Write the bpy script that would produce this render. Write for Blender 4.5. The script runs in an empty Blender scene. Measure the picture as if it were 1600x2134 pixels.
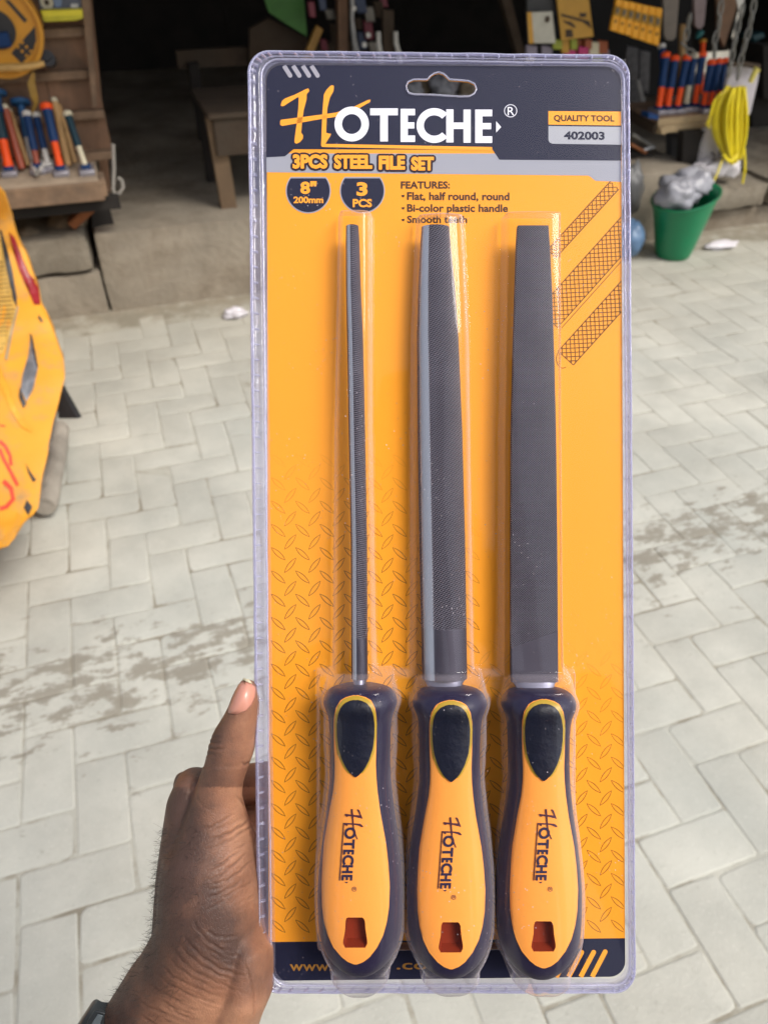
import bpy, math, random
import numpy as np
from mathutils import Vector, Matrix, noise
random.seed(7); RS = np.random.RandomState(11)
S = bpy.context.scene
COL = S.collection
R = math.radians
# ------------------------------------------------------------------ camera, sky, sun, exposure
FPX, CX, CY = 1605.0, 800.0, 1067.0            # focal length in photo pixels, centre of the photo
TH, CAMZ = R(39.4), 1.40                        # pitch below the horizon, camera height
DPK = 0.345                                     # distance of the held pack
cam = bpy.data.cameras.new('camera'); camo = bpy.data.objects.new('camera', cam); COL.objects.link(camo)
camo.location = (0, 0, CAMZ); camo.rotation_euler = (R(90) - TH, 0, 0)
cam.sensor_fit = 'VERTICAL'; cam.sensor_height = 24; cam.lens = 24 * FPX / 2134
cam.clip_start = 0.01; cam.clip_end = 500
cam.dof.use_dof = True; cam.dof.focus_distance = 0.333; cam.dof.aperture_fstop = 9.5
S.camera = camo
w = bpy.data.worlds.new('World'); S.world = w; w.use_nodes = True
nt = w.node_tree; nt.nodes.clear()
sky = nt.nodes.new('ShaderNodeTexSky'); sky.sky_type = 'NISHITA'; sky.sun_disc = False
SUN_EL, SUN_AZ = R(53), R(124)                   # azimuth clockwise from +Y
sky.sun_elevation = SUN_EL; sky.sun_rotation = SUN_AZ; sky.dust_density = 4.0; sky.air_density = 1.0
hs = nt.nodes.new('ShaderNodeHueSaturation'); hs.inputs['Saturation'].default_value = 0.42; hs.inputs['Value'].default_value = 1.0
bg = nt.nodes.new('ShaderNodeBackground'); bg.inputs[1].default_value = 0.115
wo = nt.nodes.new('ShaderNodeOutputWorld')
nt.links.new(sky.outputs[0], hs.inputs['Color']); nt.links.new(hs.outputs[0], bg.inputs[0]); nt.links.new(bg.outputs[0], wo.inputs[0])
sd = bpy.data.lights.new('sun', 'SUN'); sd.energy = 1.4; sd.angle = R(22); sd.color = (1.0, 0.95, 0.87)
so = bpy.data.objects.new('sun', sd); COL.objects.link(so)
sdir = Vector((math.sin(SUN_AZ) * math.cos(SUN_EL), math.cos(SUN_AZ) * math.cos(SUN_EL), math.sin(SUN_EL)))
so.rotation_euler = sdir.to_track_quat('Z', 'Y').to_euler(); so.location = (2, -3, 5)
S.view_settings.view_transform = 'Standard'; S.view_settings.look = 'None'
S.view_settings.exposure = 0.75; S.view_settings.gamma = 1.0; S.view_settings.use_curve_mapping = False
S.render.engine = 'CYCLES'; S.cycles.transparent_max_bounces = 24; S.cycles.max_bounces = 8

# ------------------------------------------------------------------ helpers
def ray(px, py):
    x, y = (px - CX) / FPX, (CY - py) / FPX
    return Vector((x, math.cos(TH) + y * math.sin(TH), -math.sin(TH) + y * math.cos(TH)))
YAW = R(18.5)
U = Vector((math.cos(YAW), math.sin(YAW), 0)); V = Vector((-math.sin(YAW), math.cos(YAW), 0)); O = Vector((-1.016, 3.07, 0))
def toS(p): q = Vector(p) - O; return Vector((q.dot(U), q.dot(V), p[2]))
def toW(s): return O + U * s[0] + V * s[1] + Vector((0, 0, s[2]))
def PZ(px, py, z):
    r = ray(px, py); t = (z - CAMZ) / r.z
    return toS(Vector((0, 0, CAMZ)) + r * t)
def PV(px, py, v):
    r = ray(px, py); c = Vector((0, 0, CAMZ))
    t = (v - (c - O).dot(V)) / r.dot(V)
    return toS(c + r * t)

def s2l(c):
    return tuple((x / 12.92 if x <= 0.04045 else ((x + 0.055) / 1.055) ** 2.4) for x in c)
MC = {}
def mat(name, col, rough=0.6, metal=0.0, var=0.12, scale=20, bump=0.15, bscale=60, dirt=None, dscale=4, damt=0.5, spec=0.5, coat=0.0, trans=0.0, grain=None, rnd=0.0, sss=0.0):
    if name in MC: return MC[name]
    m = bpy.data.materials.new(name); m.use_nodes = True; n = m.node_tree.nodes; L = m.node_tree.links
    b = n['Principled BSDF']; MC[name] = m
    b.inputs['Roughness'].default_value = rough; b.inputs['Metallic'].default_value = metal
    b.inputs['Specular IOR Level'].default_value = spec; b.inputs['Coat Weight'].default_value = coat
    b.inputs['Transmission Weight'].default_value = trans
    tc = n.new('ShaderNodeTexCoord'); src = tc.outputs['Object']
    if grain:
        mp = n.new('ShaderNodeMapping'); mp.inputs['Scale'].default_value = grain; L.new(src, mp.inputs[0]); src = mp.outputs[0]
    nz = n.new('ShaderNodeTexNoise'); nz.inputs['Scale'].default_value = scale; nz.inputs['Detail'].default_value = 5; L.new(src, nz.inputs['Vector'])
    cr = n.new('ShaderNodeValToRGB'); e = cr.color_ramp.elements
    e[0].position = 0.3; e[1].position = 0.7
    e[0].color = (*[max(0, x * (1 - var)) for x in col], 1); e[1].color = (*[min(1, x * (1 + var)) for x in col], 1)
    L.new(nz.outputs[0], cr.inputs[0]); out = cr.outputs[0]
    if dirt:
        n2 = n.new('ShaderNodeTexNoise'); n2.inputs['Scale'].default_value = dscale; n2.inputs['Detail'].default_value = 8; n2.inputs['Roughness'].default_value = 0.65; L.new(tc.outputs['Object'], n2.inputs['Vector'])
        r2 = n.new('ShaderNodeValToRGB'); r2.color_ramp.elements[0].position = 1 - damt - 0.12 if damt < 0.9 else 0.1; r2.color_ramp.elements[1].position = 1 - damt + 0.12
        L.new(n2.outputs[0], r2.inputs[0])
        mx = n.new('ShaderNodeMix'); mx.data_type = 'RGBA'; L.new(r2.outputs[0], mx.inputs[0]); L.new(out, mx.inputs[6]); mx.inputs[7].default_value = (*dirt, 1); out = mx.outputs[2]
    if rnd:
        oi = n.new('ShaderNodeObjectInfo'); mr = n.new('ShaderNodeMapRange'); mr.inputs[3].default_value = 1 - rnd; mr.inputs[4].default_value = 1 + rnd
        L.new(oi.outputs['Random'], mr.inputs[0]); vm = n.new('ShaderNodeVectorMath'); vm.operation = 'SCALE'; L.new(out, vm.inputs[0]); L.new(mr.outputs[0], vm.inputs['Scale']); out = vm.outputs[0]
    L.new(out, b.inputs['Base Color'])
    if bump:
        n3 = n.new('ShaderNodeTexNoise'); n3.inputs['Scale'].default_value = bscale; n3.inputs['Detail'].default_value = 4; L.new(src, n3.inputs['Vector'])
        bp = n.new('ShaderNodeBump'); bp.inputs['Strength'].default_value = bump; bp.inputs['Distance'].default_value = 0.01; L.new(n3.outputs[0], bp.inputs['Height']); L.new(bp.outputs[0], b.inputs['Normal'])
    return m

class MB:
    def __init__(s): s.v = []; s.f = []; s.mi = []
    def add(s, vs, fs, mi=0):
        o = len(s.v); s.v += [tuple(p) for p in vs]; s.f += [tuple(i + o for i in f) for f in fs]; s.mi += [mi] * len(fs); return s
    def box(s, a, b, mi=0, bev=0.0, jit=0.0):
        (x0, y0, z0), (x1, y1, z1) = a, b
        q = [(x0, y0, z0), (x1, y0, z0), (x1, y1, z0), (x0, y1, z0), (x0, y0, z1), (x1, y0, z1), (x1, y1, z1), (x0, y1, z1)]
        if jit: q = [tuple(c + random.uniform(-jit, jit) for c in p) for p in q]
        return s.add(q, [(0, 3, 2, 1), (4, 5, 6, 7), (0, 1, 5, 4), (1, 2, 6, 5), (2, 3, 7, 6), (3, 0, 4, 7)], mi)
    def obox(s, c, ax, ay, az, mi=0):           # centre and three half-axis vectors
        c, ax, ay, az = map(Vector, (c, ax, ay, az)); q = []
        for k in (-1, 1):
            for i, j in ((-1, -1), (1, -1), (1, 1), (-1, 1)): q.append(c + ax * i + ay * j + az * k)
        return s.add(q, [(0, 3, 2, 1), (4, 5, 6, 7), (0, 1, 5, 4), (1, 2, 6, 5), (2, 3, 7, 6), (3, 0, 4, 7)], mi)
    def tube(s, pts, rad, n=10, caps=True, closed=False, mi=0, flat=1.0):
        pts = [Vector(p) for p in pts]; m = len(pts)
        if not hasattr(rad, '__len__'): rad = [rad] * m
        up = None; rings = []
        for i, p in enumerate(pts):
            if closed: d = pts[(i + 1) % m] - pts[i - 1]
            else: d = pts[min(i + 1, m - 1)] - pts[max(i - 1, 0)]
            d = d.normalized() if d.length > 1e-9 else Vector((0, 0, 1))
            if up is None: up = d.orthogonal().normalized()
            up = (up - d * up.dot(d)); up = up.normalized() if up.length > 1e-6 else d.orthogonal().normalized()
            sd_ = d.cross(up)
            rings.append([p + (up * math.cos(2 * math.pi * k / n) + sd_ * math.sin(2 * math.pi * k / n) * flat) * rad[i] for k in range(n)])
        vs = [q for r in rings for q in r]; fs = []
        for i in range(m if closed else m - 1):
            j = (i + 1) % m
            for k in range(n): fs.append((i * n + k, i * n + (k + 1) % n, j * n + (k + 1) % n, j * n + k))
        if caps and not closed: fs += [tuple(range(n))[::-1], tuple((m - 1) * n + k for k in range(n))]
        return s.add(vs, fs, mi)
    def rings(s, rings, caps=True, mi=0, closed_ring=True):
        n = len(rings[0]); vs = [q for r in rings for q in r]; fs = []
        for i in range(len(rings) - 1):
            for k in range(n if closed_ring else n - 1): fs.append((i * n + k, i * n + (k + 1) % n, (i + 1) * n + (k + 1) % n, (i + 1) * n + k))
        if caps: fs += [tuple(range(n))[::-1], tuple((len(rings) - 1) * n + k for k in range(n))]
        return s.add(vs, fs, mi)
    def prism(s, poly, off, mi=0):              # polygon (3D points) extruded by a vector
        n = len(poly); a = [Vector(p) for p in poly]; b = [p + Vector(off) for p in a]
        return s.add(a + b, [tuple(range(n))[::-1], tuple(range(n, 2 * n))] + [(i, (i + 1) % n, n + (i + 1) % n, n + i) for i in range(n)], mi)
    def build(s, name, m, parent=None, sharp=35, shift=None, smooth=True, bevel=0.0):
        me = bpy.data.meshes.new(name)
        if shift is None and parent is not None and parent.name in BASE: shift = BASE[parent.name]
        vs = s.v
        if shift is not None: vs = [(p[0] - shift[0], p[1] - shift[1], p[2] - shift[2]) for p in vs]
        me.from_pydata(vs, [], s.f); me.validate()
        for k in (m if isinstance(m, (list, tuple)) else [m]): me.materials.append(k)
        if isinstance(m, (list, tuple)): me.polygons.foreach_set('material_index', s.mi[:len(me.polygons)])
        me.update()
        if smooth:
            me.polygons.foreach_set('use_smooth', [True] * len(me.polygons)); me.set_sharp_from_angle(angle=R(sharp))
        o = bpy.data.objects.new(name, me); COL.objects.link(o)
        if parent is not None: o.parent = parent
        if shift is not None: BASE[o.name] = shift
        if bevel:
            b = o.modifiers.new('bevel', 'BEVEL'); b.width = bevel; b.segments = 2; b.limit_method = 'ANGLE'
        return o
BASE = {}
def tag(o, label=None, cat=None, group=None, kind=None):
    if label: o['label'] = label
    if cat: o['category'] = cat
    if group: o['group'] = group
    if kind: o['kind'] = kind
    return o
def sthing(name, label, cat, base, group=None):  # thing placed in the street frame
    o = bpy.data.objects.new(name, None); COL.objects.link(o); o.empty_display_size = 0.05
    o.location = toW(base); o.rotation_euler = (0, 0, YAW); BASE[o.name] = tuple(base)
    return tag(o, label, cat, group)
def smesh(mb, name, m, label, cat, base, group=None, **k):   # single-mesh thing in the street frame
    o = mb.build(name, m, None, shift=base, **k); o.location = toW(base); o.rotation_euler = (0, 0, YAW)
    return tag(o, label, cat, group)
def sstruct(mb, name, m, **k):
    o = mb.build(name, m, None, shift=(0, 0, 0), **k); o.location = O; o.rotation_euler = (0, 0, YAW); return tag(o, kind='structure')
def vslab(pts, v, th):                            # photo outline stood at distance v in the street, with thickness
    return [PV(x, y, v) for x, y in pts], (0, th, 0)
def circ(c, r, n=24, ax=(1, 0, 0), ay=(0, 0, 1)):
    c, ax, ay = Vector(c), Vector(ax), Vector(ay)
    return [c + ax * (r * math.cos(2 * math.pi * k / n)) + ay * (r * math.sin(2 * math.pi * k / n)) for k in range(n)]

# ------------------------------------------------------------------ ground and paving
def paver_mat(name='weathered_paver', base=(0.455, 0.445, 0.39), joint=False):
    m = bpy.data.materials.new(name); m.use_nodes = True; n = m.node_tree.nodes; L = m.node_tree.links; b = n['Principled BSDF']
    b.inputs['Roughness'].default_value = 0.9; b.inputs['Specular IOR Level'].default_value = 0.25
    g = n.new('ShaderNodeNewGeometry')
    rot = n.new('ShaderNodeVectorRotate'); rot.rotation_type = 'Z_AXIS'; rot.inputs['Angle'].default_value = -YAW; L.new(g.outputs['Position'], rot.inputs['Vector'])
    def noi(scale, detail=6, rough=0.6, vec=None, st=None):
        x = n.new('ShaderNodeTexNoise'); x.inputs['Scale'].default_value = scale; x.inputs['Detail'].default_value = detail; x.inputs['Roughness'].default_value = rough
        v = rot.outputs[0]
        if st:
            mp = n.new('ShaderNodeMapping'); mp.inputs['Scale'].default_value = st; L.new(v, mp.inputs[0]); v = mp.outputs[0]
        L.new(v, x.inputs['Vector']); return x.outputs[0]
    def ramp(x, a, c): r = n.new('ShaderNodeMapRange'); r.inputs[1].default_value = a; r.inputs[2].default_value = c; L.new(x, r.inputs[0]); return r.outputs[0]
    def mix(f, a, c):
        x = n.new('ShaderNodeMix'); x.data_type = 'RGBA'; L.new(f, x.inputs[0])
        for k, q in ((6, a), (7, c)):
            if isinstance(q, tuple): x.inputs[k].default_value = (*q, 1)
            else: L.new(q, x.inputs[k])
        return x.outputs[2]
    def mth(op, a, c):
        x = n.new('ShaderNodeMath'); x.operation = op
        for k, q in ((0, a), (1, c)):
            if isinstance(q, (int, float)): x.inputs[k].default_value = q
            else: L.new(q, x.inputs[k])
        return x.outputs[0]
    dark = tuple(x * 0.8 for x in base); lite = tuple(min(1, x * 1.12) for x in base)
    c = mix(ramp(noi(3.0, 8, 0.65), 0.35, 0.65), dark, lite)
    c = mix(mth('MULTIPLY', ramp(noi(1.3, 4), 0.4, 0.7), 0.5), c, (0.40, 0.42, 0.39))
    c = mix(mth('MULTIPLY', ramp(noi(160, 3, 0.7), 0.60, 0.72), 0.5), c, (0.62, 0.6, 0.54))
    c = mix(mth('MULTIPLY', ramp(noi(90, 4, 0.7), 0.60, 0.74), 0.35), c, (0.22, 0.20, 0.16))
    # the band of trodden soil that runs along the street, and a broken darker line at the foot of the step
    sx = n.new('ShaderNodeSeparateXYZ'); L.new(rot.outputs[0], sx.inputs[0]); yv = sx.outputs[1]
    vO = O.dot(V)
    def band(centre, half):
        d = mth('ABSOLUTE', mth('SUBTRACT', yv, centre + vO), 0); r = n.new('ShaderNodeMapRange'); r.interpolation_type = 'SMOOTHSTEP'
        r.inputs[1].default_value = half; r.inputs[2].default_value = 0; L.new(d, r.inputs[0]); return r.outputs[0]
    dn = noi(1.0, 12, 0.74, st=(11, 26, 11))
    va = PZ(200, 1330, 0)[1]; vb = PZ(1450, 1190, 0)[1]
    bd = mth('ADD', band((va * 0.5 + vb * 0.5), 0.26), mth('MULTIPLY', band((va * 0.5 + vb * 0.5) - .03, 0.75), .45))
    soil = ramp(mth('ADD', dn, mth('MULTIPLY', bd, 0.125)), 0.645, 0.70)
    c = mix(mth('MULTIPLY', soil, 0.72), c, (0.19, 0.165, 0.125))
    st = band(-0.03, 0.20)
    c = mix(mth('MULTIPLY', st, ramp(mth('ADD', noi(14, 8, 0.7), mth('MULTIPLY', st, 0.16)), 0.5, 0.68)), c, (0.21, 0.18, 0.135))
    c = mix(mth('MULTIPLY', ramp(yv, vO - 1.1, vO), 0.45), c, (0.33, 0.29, 0.22))  # ground turns browner towards the step
    if joint: c = mix(ramp(noi(5, 8, .7), .48, .6), c, (.24, .215, .165))
    if not joint:
        oi = n.new('ShaderNodeObjectInfo'); rr = n.new('ShaderNodeMapRange'); rr.inputs[3].default_value = 0.965; rr.inputs[4].default_value = 1.035; L.new(oi.outputs['Random'], rr.inputs[0])
        vm = n.new('ShaderNodeVectorMath'); vm.operation = 'SCALE'; L.new(c, vm.inputs[0]); L.new(rr.outputs[0], vm.inputs['Scale']); c = vm.outputs[0]
    L.new(c, b.inputs['Base Color'])
    bp = n.new('ShaderNodeBump'); bp.inputs['Strength'].default_value = 0.5; bp.inputs['Distance'].default_value = 0.004; L.new(noi(140, 5, 0.7), bp.inputs['Height']); L.new(bp.outputs[0], b.inputs['Normal'])
    return m
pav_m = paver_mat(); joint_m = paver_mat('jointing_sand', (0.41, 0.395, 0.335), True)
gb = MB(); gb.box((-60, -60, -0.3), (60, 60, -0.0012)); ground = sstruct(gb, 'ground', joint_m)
pave = bpy.data.objects.new('pavement', None); COL.objects.link(pave); pave.location = O; pave.rotation_euler = (0, 0, YAW); tag(pave, kind='structure')
u0 = PZ(363, 1546, 0)[0] - 0.2; v0 = PZ(265, 1566, 0)[1]
def paver_shape(lx, ly, seed):
    rnd = random.Random(seed); n = 0.0025
    def rect(e, z, cr):
        pts = []
        for (sx, sy) in ((1, 1), (-1, 1), (-1, -1), (1, -1)):
            cx, cy = sx * (lx / 2 - e - cr), sy * (ly / 2 - e - cr); a0 = {(1, 1): 0, (-1, 1): 90, (-1, -1): 180, (1, -1): 270}[(sx, sy)]
            cj = cr * rnd.uniform(0.8, 2.2) if False else cr
            for k in range(3): a = R(a0 + k * 45); pts.append((cx + cj * math.cos(a), cy + cj * math.sin(a), z))
        return pts
    jit = [(rnd.uniform(-0.0018, 0.0018), rnd.uniform(-0.0018, 0.0018)) for _ in range(12)]
    cr = rnd.uniform(0.004, 0.012)
    rs = []
    for e, z in ((0.0010, -0.03), (0.0013, -0.003), (0.0026, -0.0006), (0.006, 0.0)):
        rs.append([(p[0] + j[0], p[1] + j[1], p[2]) for p, j in zip(rect(e, z, cr), jit)])
    m = MB(); m.rings(rs); return m
hmesh = []; vmesh = []
for i in range(6):
    for lst, lx, ly in ((hmesh, 0.2, 0.1), (vmesh, 0.1, 0.2)):
        o = paver_shape(lx, ly, i * 3 + (lx > ly)).build('paver', pav_m, None, sharp=60); lst.append(o.data); bpy.data.objects.remove(o)
def inview(s):
    p = toW(s); q = camo.matrix_basis.inverted() @ p
    if q.z > -0.05: return None
    x, y = CX + FPX * q.x / -q.z, CY - FPX * q.y / -q.z
    return (x, y, -q.z) if -130 < x < 1730 and -100 < y < 2300 else None
cells = []
for i in range(-30, 60):
    for j in range(-45, 20):
        k = (i + j) % 4
        if k == 0: c = (u0 + (i + 1) * 0.1, v0 + (j + 0.5) * 0.1, 0)
        elif k == 2: c = (u0 + (i + 0.5) * 0.1, v0 + (j + 1) * 0.1, 1)
        else: continue
        if c[1] > -0.02: continue
        iv = inview((c[0], c[1], 0))
        if iv is None: continue
        hid = 560 < iv[0] < 1300 and 160 < iv[1] < 2020
        cells.append((hid, iv[2], c))
cells.sort(key=lambda t: (t[0], t[1]))
far = MB()
for n_, (hid, d, (cu, cv, ori)) in enumerate(cells):
    rnd = random.Random(int(cu * 1000) * 7919 + int(cv * 1000))
    z = rnd.uniform(-0.0009, 0.0007); rx, ry = rnd.gauss(0, 0.0035), rnd.gauss(0, 0.0035); rz = rnd.gauss(0, 0.014)
    if n_ < 298:
        o = bpy.data.objects.new('paver', (vmesh if ori else hmesh)[rnd.randrange(6)]); COL.objects.link(o); o.parent = pave
        o.location = (cu, cv, z); o.rotation_euler = (rx, ry, rz)
    else:
        me = (vmesh if ori else hmesh)[rnd.randrange(6)]; Mx = Matrix.Translation((cu, cv, z)) @ Matrix.Rotation(rz, 4, 'Z') @ Matrix.Rotation(rx, 4, 'X')
        far.add([Mx @ v.co for v in me.vertices], [tuple(p.vertices) for p in me.polygons])
fo = far.build('paver_field', pav_m, pave, shift=(0, 0, 0), sharp=60); fo['kind'] = 'stuff'

# ------------------------------------------------------------------ the stalls' concrete platform and shed
conc = mat('stained_concrete', (0.275, 0.235, 0.18), 0.92, var=0.22, scale=5, bump=0.5, bscale=40, dirt=(0.15, 0.115, 0.078), dscale=3, damt=0.42)
conc2 = mat('dusty_concrete', (0.22, 0.19, 0.145), 0.92, var=0.2, scale=7, bump=0.5, bscale=50, dirt=(0.12, 0.097, 0.068), dscale=5, damt=0.45)
darkw = mat('dark_boards', (0.014, 0.011, 0.009), 0.9, var=0.4, scale=6)  # near-black board colour, set low to deepen the stalls' shade
PH = 0.325
def rough_box(mb, a, b, nx, ny, nz, amp, seed=0):
    # box whose faces are gridded and roughened
    (x0, y0, z0), (x1, y1, z1) = a, b
    def P(i, j, k):
        p = Vector((x0 + (x1 - x0) * i / nx, y0 + (y1 - y0) * j / ny, z0 + (z1 - z0) * k / nz))
        d = noise.noise_vector(p * 6 + Vector((seed, 0, 0))) * amp + noise.noise_vector(p * 19) * amp * 0.4
        edge = sum([i in (0, nx), j in (0, ny), k in (0, nz)])
        if edge >= 2:
            c = Vector(((x0 + x1) / 2, (y0 + y1) / 2, (z0 + z1) / 2)); d += Vector((math.copysign(1, c.x - p.x) * (i in (0, nx)), math.copysign(1, c.y - p.y) * (j in (0, ny)), math.copysign(1, c.z - p.z) * (k in (0, nz)))) * amp * (0.8 + 1.2 * abs(noise.noise(p * 11)))
        return p + d
    idx = {}; vs = []; fs = []
    def g(i, j, k):
        if (i, j, k) not in idx: idx[(i, j, k)] = len(vs); vs.append(P(i, j, k))
        return idx[(i, j, k)]
    for i in range(nx):
        for j in range(ny):
            fs.append((g(i, j, 0), g(i, j + 1, 0), g(i + 1, j + 1, 0), g(i + 1, j, 0))); fs.append((g(i, j, nz), g(i + 1, j, nz), g(i + 1, j + 1, nz), g(i, j + 1, nz)))
    for i in range(nx):
        for k in range(nz):
            fs.append((g(i, 0, k), g(i + 1, 0, k), g(i + 1, 0, k + 1), g(i, 0, k + 1))); fs.append((g(i, ny, k), g(i, ny, k + 1), g(i + 1, ny, k + 1), g(i + 1, ny, k)))
    for j in range(ny):
        for k in range(nz):
            fs.append((g(0, j, k), g(0, j, k + 1), g(0, j + 1, k + 1), g(0, j + 1, k))); fs.append((g(nx, j, k), g(nx, j + 1, k), g(nx, j + 1, k + 1), g(nx, j, k + 1)))
    mb.add(vs, fs); return mb
uL = PV(196, 530, 0)[0]; zb = PV(120, 572, 0)[2]
uR0, uR1 = PV(1452, 420, 0)[0], PV(1592, 420, 0)[0]
m = rough_box(MB(), (uL + 0.012, 0.0, -0.05), (uR0 - 0.015, 4.0, PH), 60, 50, 6, 0.006)
p = sstruct(m, 'platform', conc, sharp=50)
m = rough_box(MB(), (-1.6, 0.0, -0.05), (uL + 0.012, 4.0, zb - 0.008), 20, 40, 3, 0.005); sstruct(m, 'step_ledge', conc, sharp=50)
zr = PV(1520, 436, 0)[2]
m = rough_box(MB(), (uR0 - 0.015, 0.03, -0.05), (4.2, 4.0, zr - 0.012), 24, 40, 3, 0.006, 3); sstruct(m, 'ledge', conc, sharp=50)
cb = sthing('concrete_block', 'loose grey concrete block on the step ledge below the hammer rack', 'block', (PV(120, 570, 0)[0], 0.0, zb))
m = rough_box(MB(), (PV(30, 570, 0)[0], -0.012, zb), (uL - 0.004, 0.42, PV(120, 494, 0)[2]), 8, 8, 3, 0.008, 5); m.build('block_body', conc2, cb, sharp=60)
cb = sthing('kerb_block', 'dusty concrete edge slab behind the green bucket', 'block', ((uR0 + uR1) / 2, 0, zr))
m = rough_box(MB(), (uR0, -0.02, zr), (uR1 - 0.008, 0.9, PV(1520, 388, 0)[2]), 8, 10, 3, 0.008, 9); m.build('block_body', conc2, cb, sharp=60)
cb = sthing('kerb_block', 'dusty concrete edge slab cut by the right border of the photo', 'block', (uR1 + .2, 0, zr))
m = rough_box(MB(), (uR1 + 0.012, -0.03, zr), (uR1 + 0.7, 0.9, PV(1520, 384, 0)[2]), 6, 10, 3, 0.008, 2); m.build('block_body', conc2, cb, sharp=60)
# shed round the stalls: back wall boards, side walls and an unseen roof, its front edge set low to darken the stalls
shed = sthing('market_shed', 'dark timber shed with deep shaded stalls behind the step', 'shed', (1.2, 2.0, 0))
zt = 2.35
for k in range(18):
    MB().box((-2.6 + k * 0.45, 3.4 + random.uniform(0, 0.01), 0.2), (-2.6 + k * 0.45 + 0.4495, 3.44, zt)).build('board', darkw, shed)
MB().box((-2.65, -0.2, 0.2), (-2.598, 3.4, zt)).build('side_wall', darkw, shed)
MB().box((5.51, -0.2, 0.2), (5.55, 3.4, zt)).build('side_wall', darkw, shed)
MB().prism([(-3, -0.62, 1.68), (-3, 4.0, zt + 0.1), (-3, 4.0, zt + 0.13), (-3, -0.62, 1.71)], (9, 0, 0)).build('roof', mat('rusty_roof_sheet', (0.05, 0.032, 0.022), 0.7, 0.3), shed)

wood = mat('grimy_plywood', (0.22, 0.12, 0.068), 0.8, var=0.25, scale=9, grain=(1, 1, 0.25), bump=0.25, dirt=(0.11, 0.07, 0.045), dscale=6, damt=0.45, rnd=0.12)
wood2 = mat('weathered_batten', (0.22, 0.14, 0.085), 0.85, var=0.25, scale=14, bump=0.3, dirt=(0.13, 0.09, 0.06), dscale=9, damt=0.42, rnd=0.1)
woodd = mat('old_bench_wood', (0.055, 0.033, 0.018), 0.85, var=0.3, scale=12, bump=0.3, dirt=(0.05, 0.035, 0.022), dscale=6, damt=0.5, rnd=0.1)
# ---- left rack
VB = 0.33
rk = sthing('display_rack', 'brown plywood rack with batten ledges and a tray of hammers', 'rack', (PV(100, 330, 0.2)[0], 0.2, PH))
ur = PV(190, 100, VB)[0]
zs = [PV(120, y, VB)[2] for y in (322, 232, 146, 56, -60)]
for a, b_ in zip(zs[:-1], zs[1:]):
    uu = ur
    for wd in (0.19, 0.17, 0.2, 0.18, 0.2):
        MB().box((uu - wd + 0.003, VB + random.uniform(0, 0.004), a), (uu, VB + 0.02, b_ - 0.004)).build('panel', wood, rk); uu -= wd
for z in zs[1:-1]:
    MB().box((ur - 0.9, VB - 0.035, z - 0.03), (ur - 0.002, VB - 0.001, z)).build('batten', wood2, rk, bevel=0.003)
MB().prism([PV(*q, VB - 0.06) for q in ((168, -20), (186, -20), (203, 222), (194, 224))], (0, 0.03, 0)).build('upright', wood2, rk)
MB().prism([PV(*q, VB + 0.0) for q in ((176, -20), (190, -20), (232, 400), (212, 400))], (0.0, 0.04, 0)).build('upright', wood, rk)
tz = 0.535
a = PZ(212, 378, tz); ub = PZ(228, 322, tz)
t = MB(); t.box((a[0] - 1.0, a[1], tz - 0.022), (a[0] - 0.01, VB - 0.002, tz)); t.build('tray_board', mat('pale_dusty_board', (0.36, 0.28, 0.2), 0.85, var=0.2, scale=15, bump=0.3), rk, bevel=0.003)
MB().box((a[0] - 1.0, a[1] - 0.022, tz - 0.062), (a[0] + 0.0, a[1] - 0.001, tz + 0.004)).build('front_rail', wood2, rk, bevel=0.004)
MB().box((a[0] - 0.009, a[1] + 0.0, tz - 0.055), (a[0] + 0.012, a[1] + 0.12, tz + 0.004)).build('end_rail', wood2, rk, bevel=0.004)
MB().box((a[0] - 0.12, VB - 0.12, tz + 0.001), (ub[0] + 0.015, VB - 0.06, tz + 0.03)).build('cross_bar', wood2, rk, bevel=0.004)
MB().box((a[0] - 1.0, a[1] + 0.02, tz - 0.11), (a[0] + 0.05, a[1] + 0.06, tz - 0.064)).build('under_rail', darkw, rk)
for du in (-0.06, -0.9): MB().box((a[0] + du, 0.12, PH - 0.02 if du > -.5 else zb + .07), (a[0] + du + 0.05, 0.17, tz - 0.064)).build('leg', woodd, rk)
blk = mat('black_metal', (0.02, 0.02, 0.022), 0.5)
s_ = MB(); s_.prism([PV(*q, 0.09) for q in ((196, 418), (224, 416), (242, 480), (192, 476))], (0, 0.03, 0)); smesh(s_, 'metal_bracket', darkw, 'dark folded sheet hanging under the corner of the tray', 'sheet', (a[0], 0.1, PH))
wht = mat('offwhite_plastic', (0.62, 0.6, 0.55), 0.5, var=0.05); creamm = mat('cream_plastic', (0.6, 0.54, 0.38), 0.5, var=0.06)
s_ = MB(); s_.tube([PV(x, y, 0.12) for x, y in ((236, 300), (238, 350), (236, 395), (240, 404), (250, 402), (257, 390), (254, 376), (246, 370))], 0.007, 8)
smesh(s_, 'hook', mat('grey_cord', (0.35, 0.32, 0.28), 0.7), 'pale grey cord with a loop at the end, hanging by the rack', 'cord', (PV(240, 400, .12)[0], .12, PH))

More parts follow.
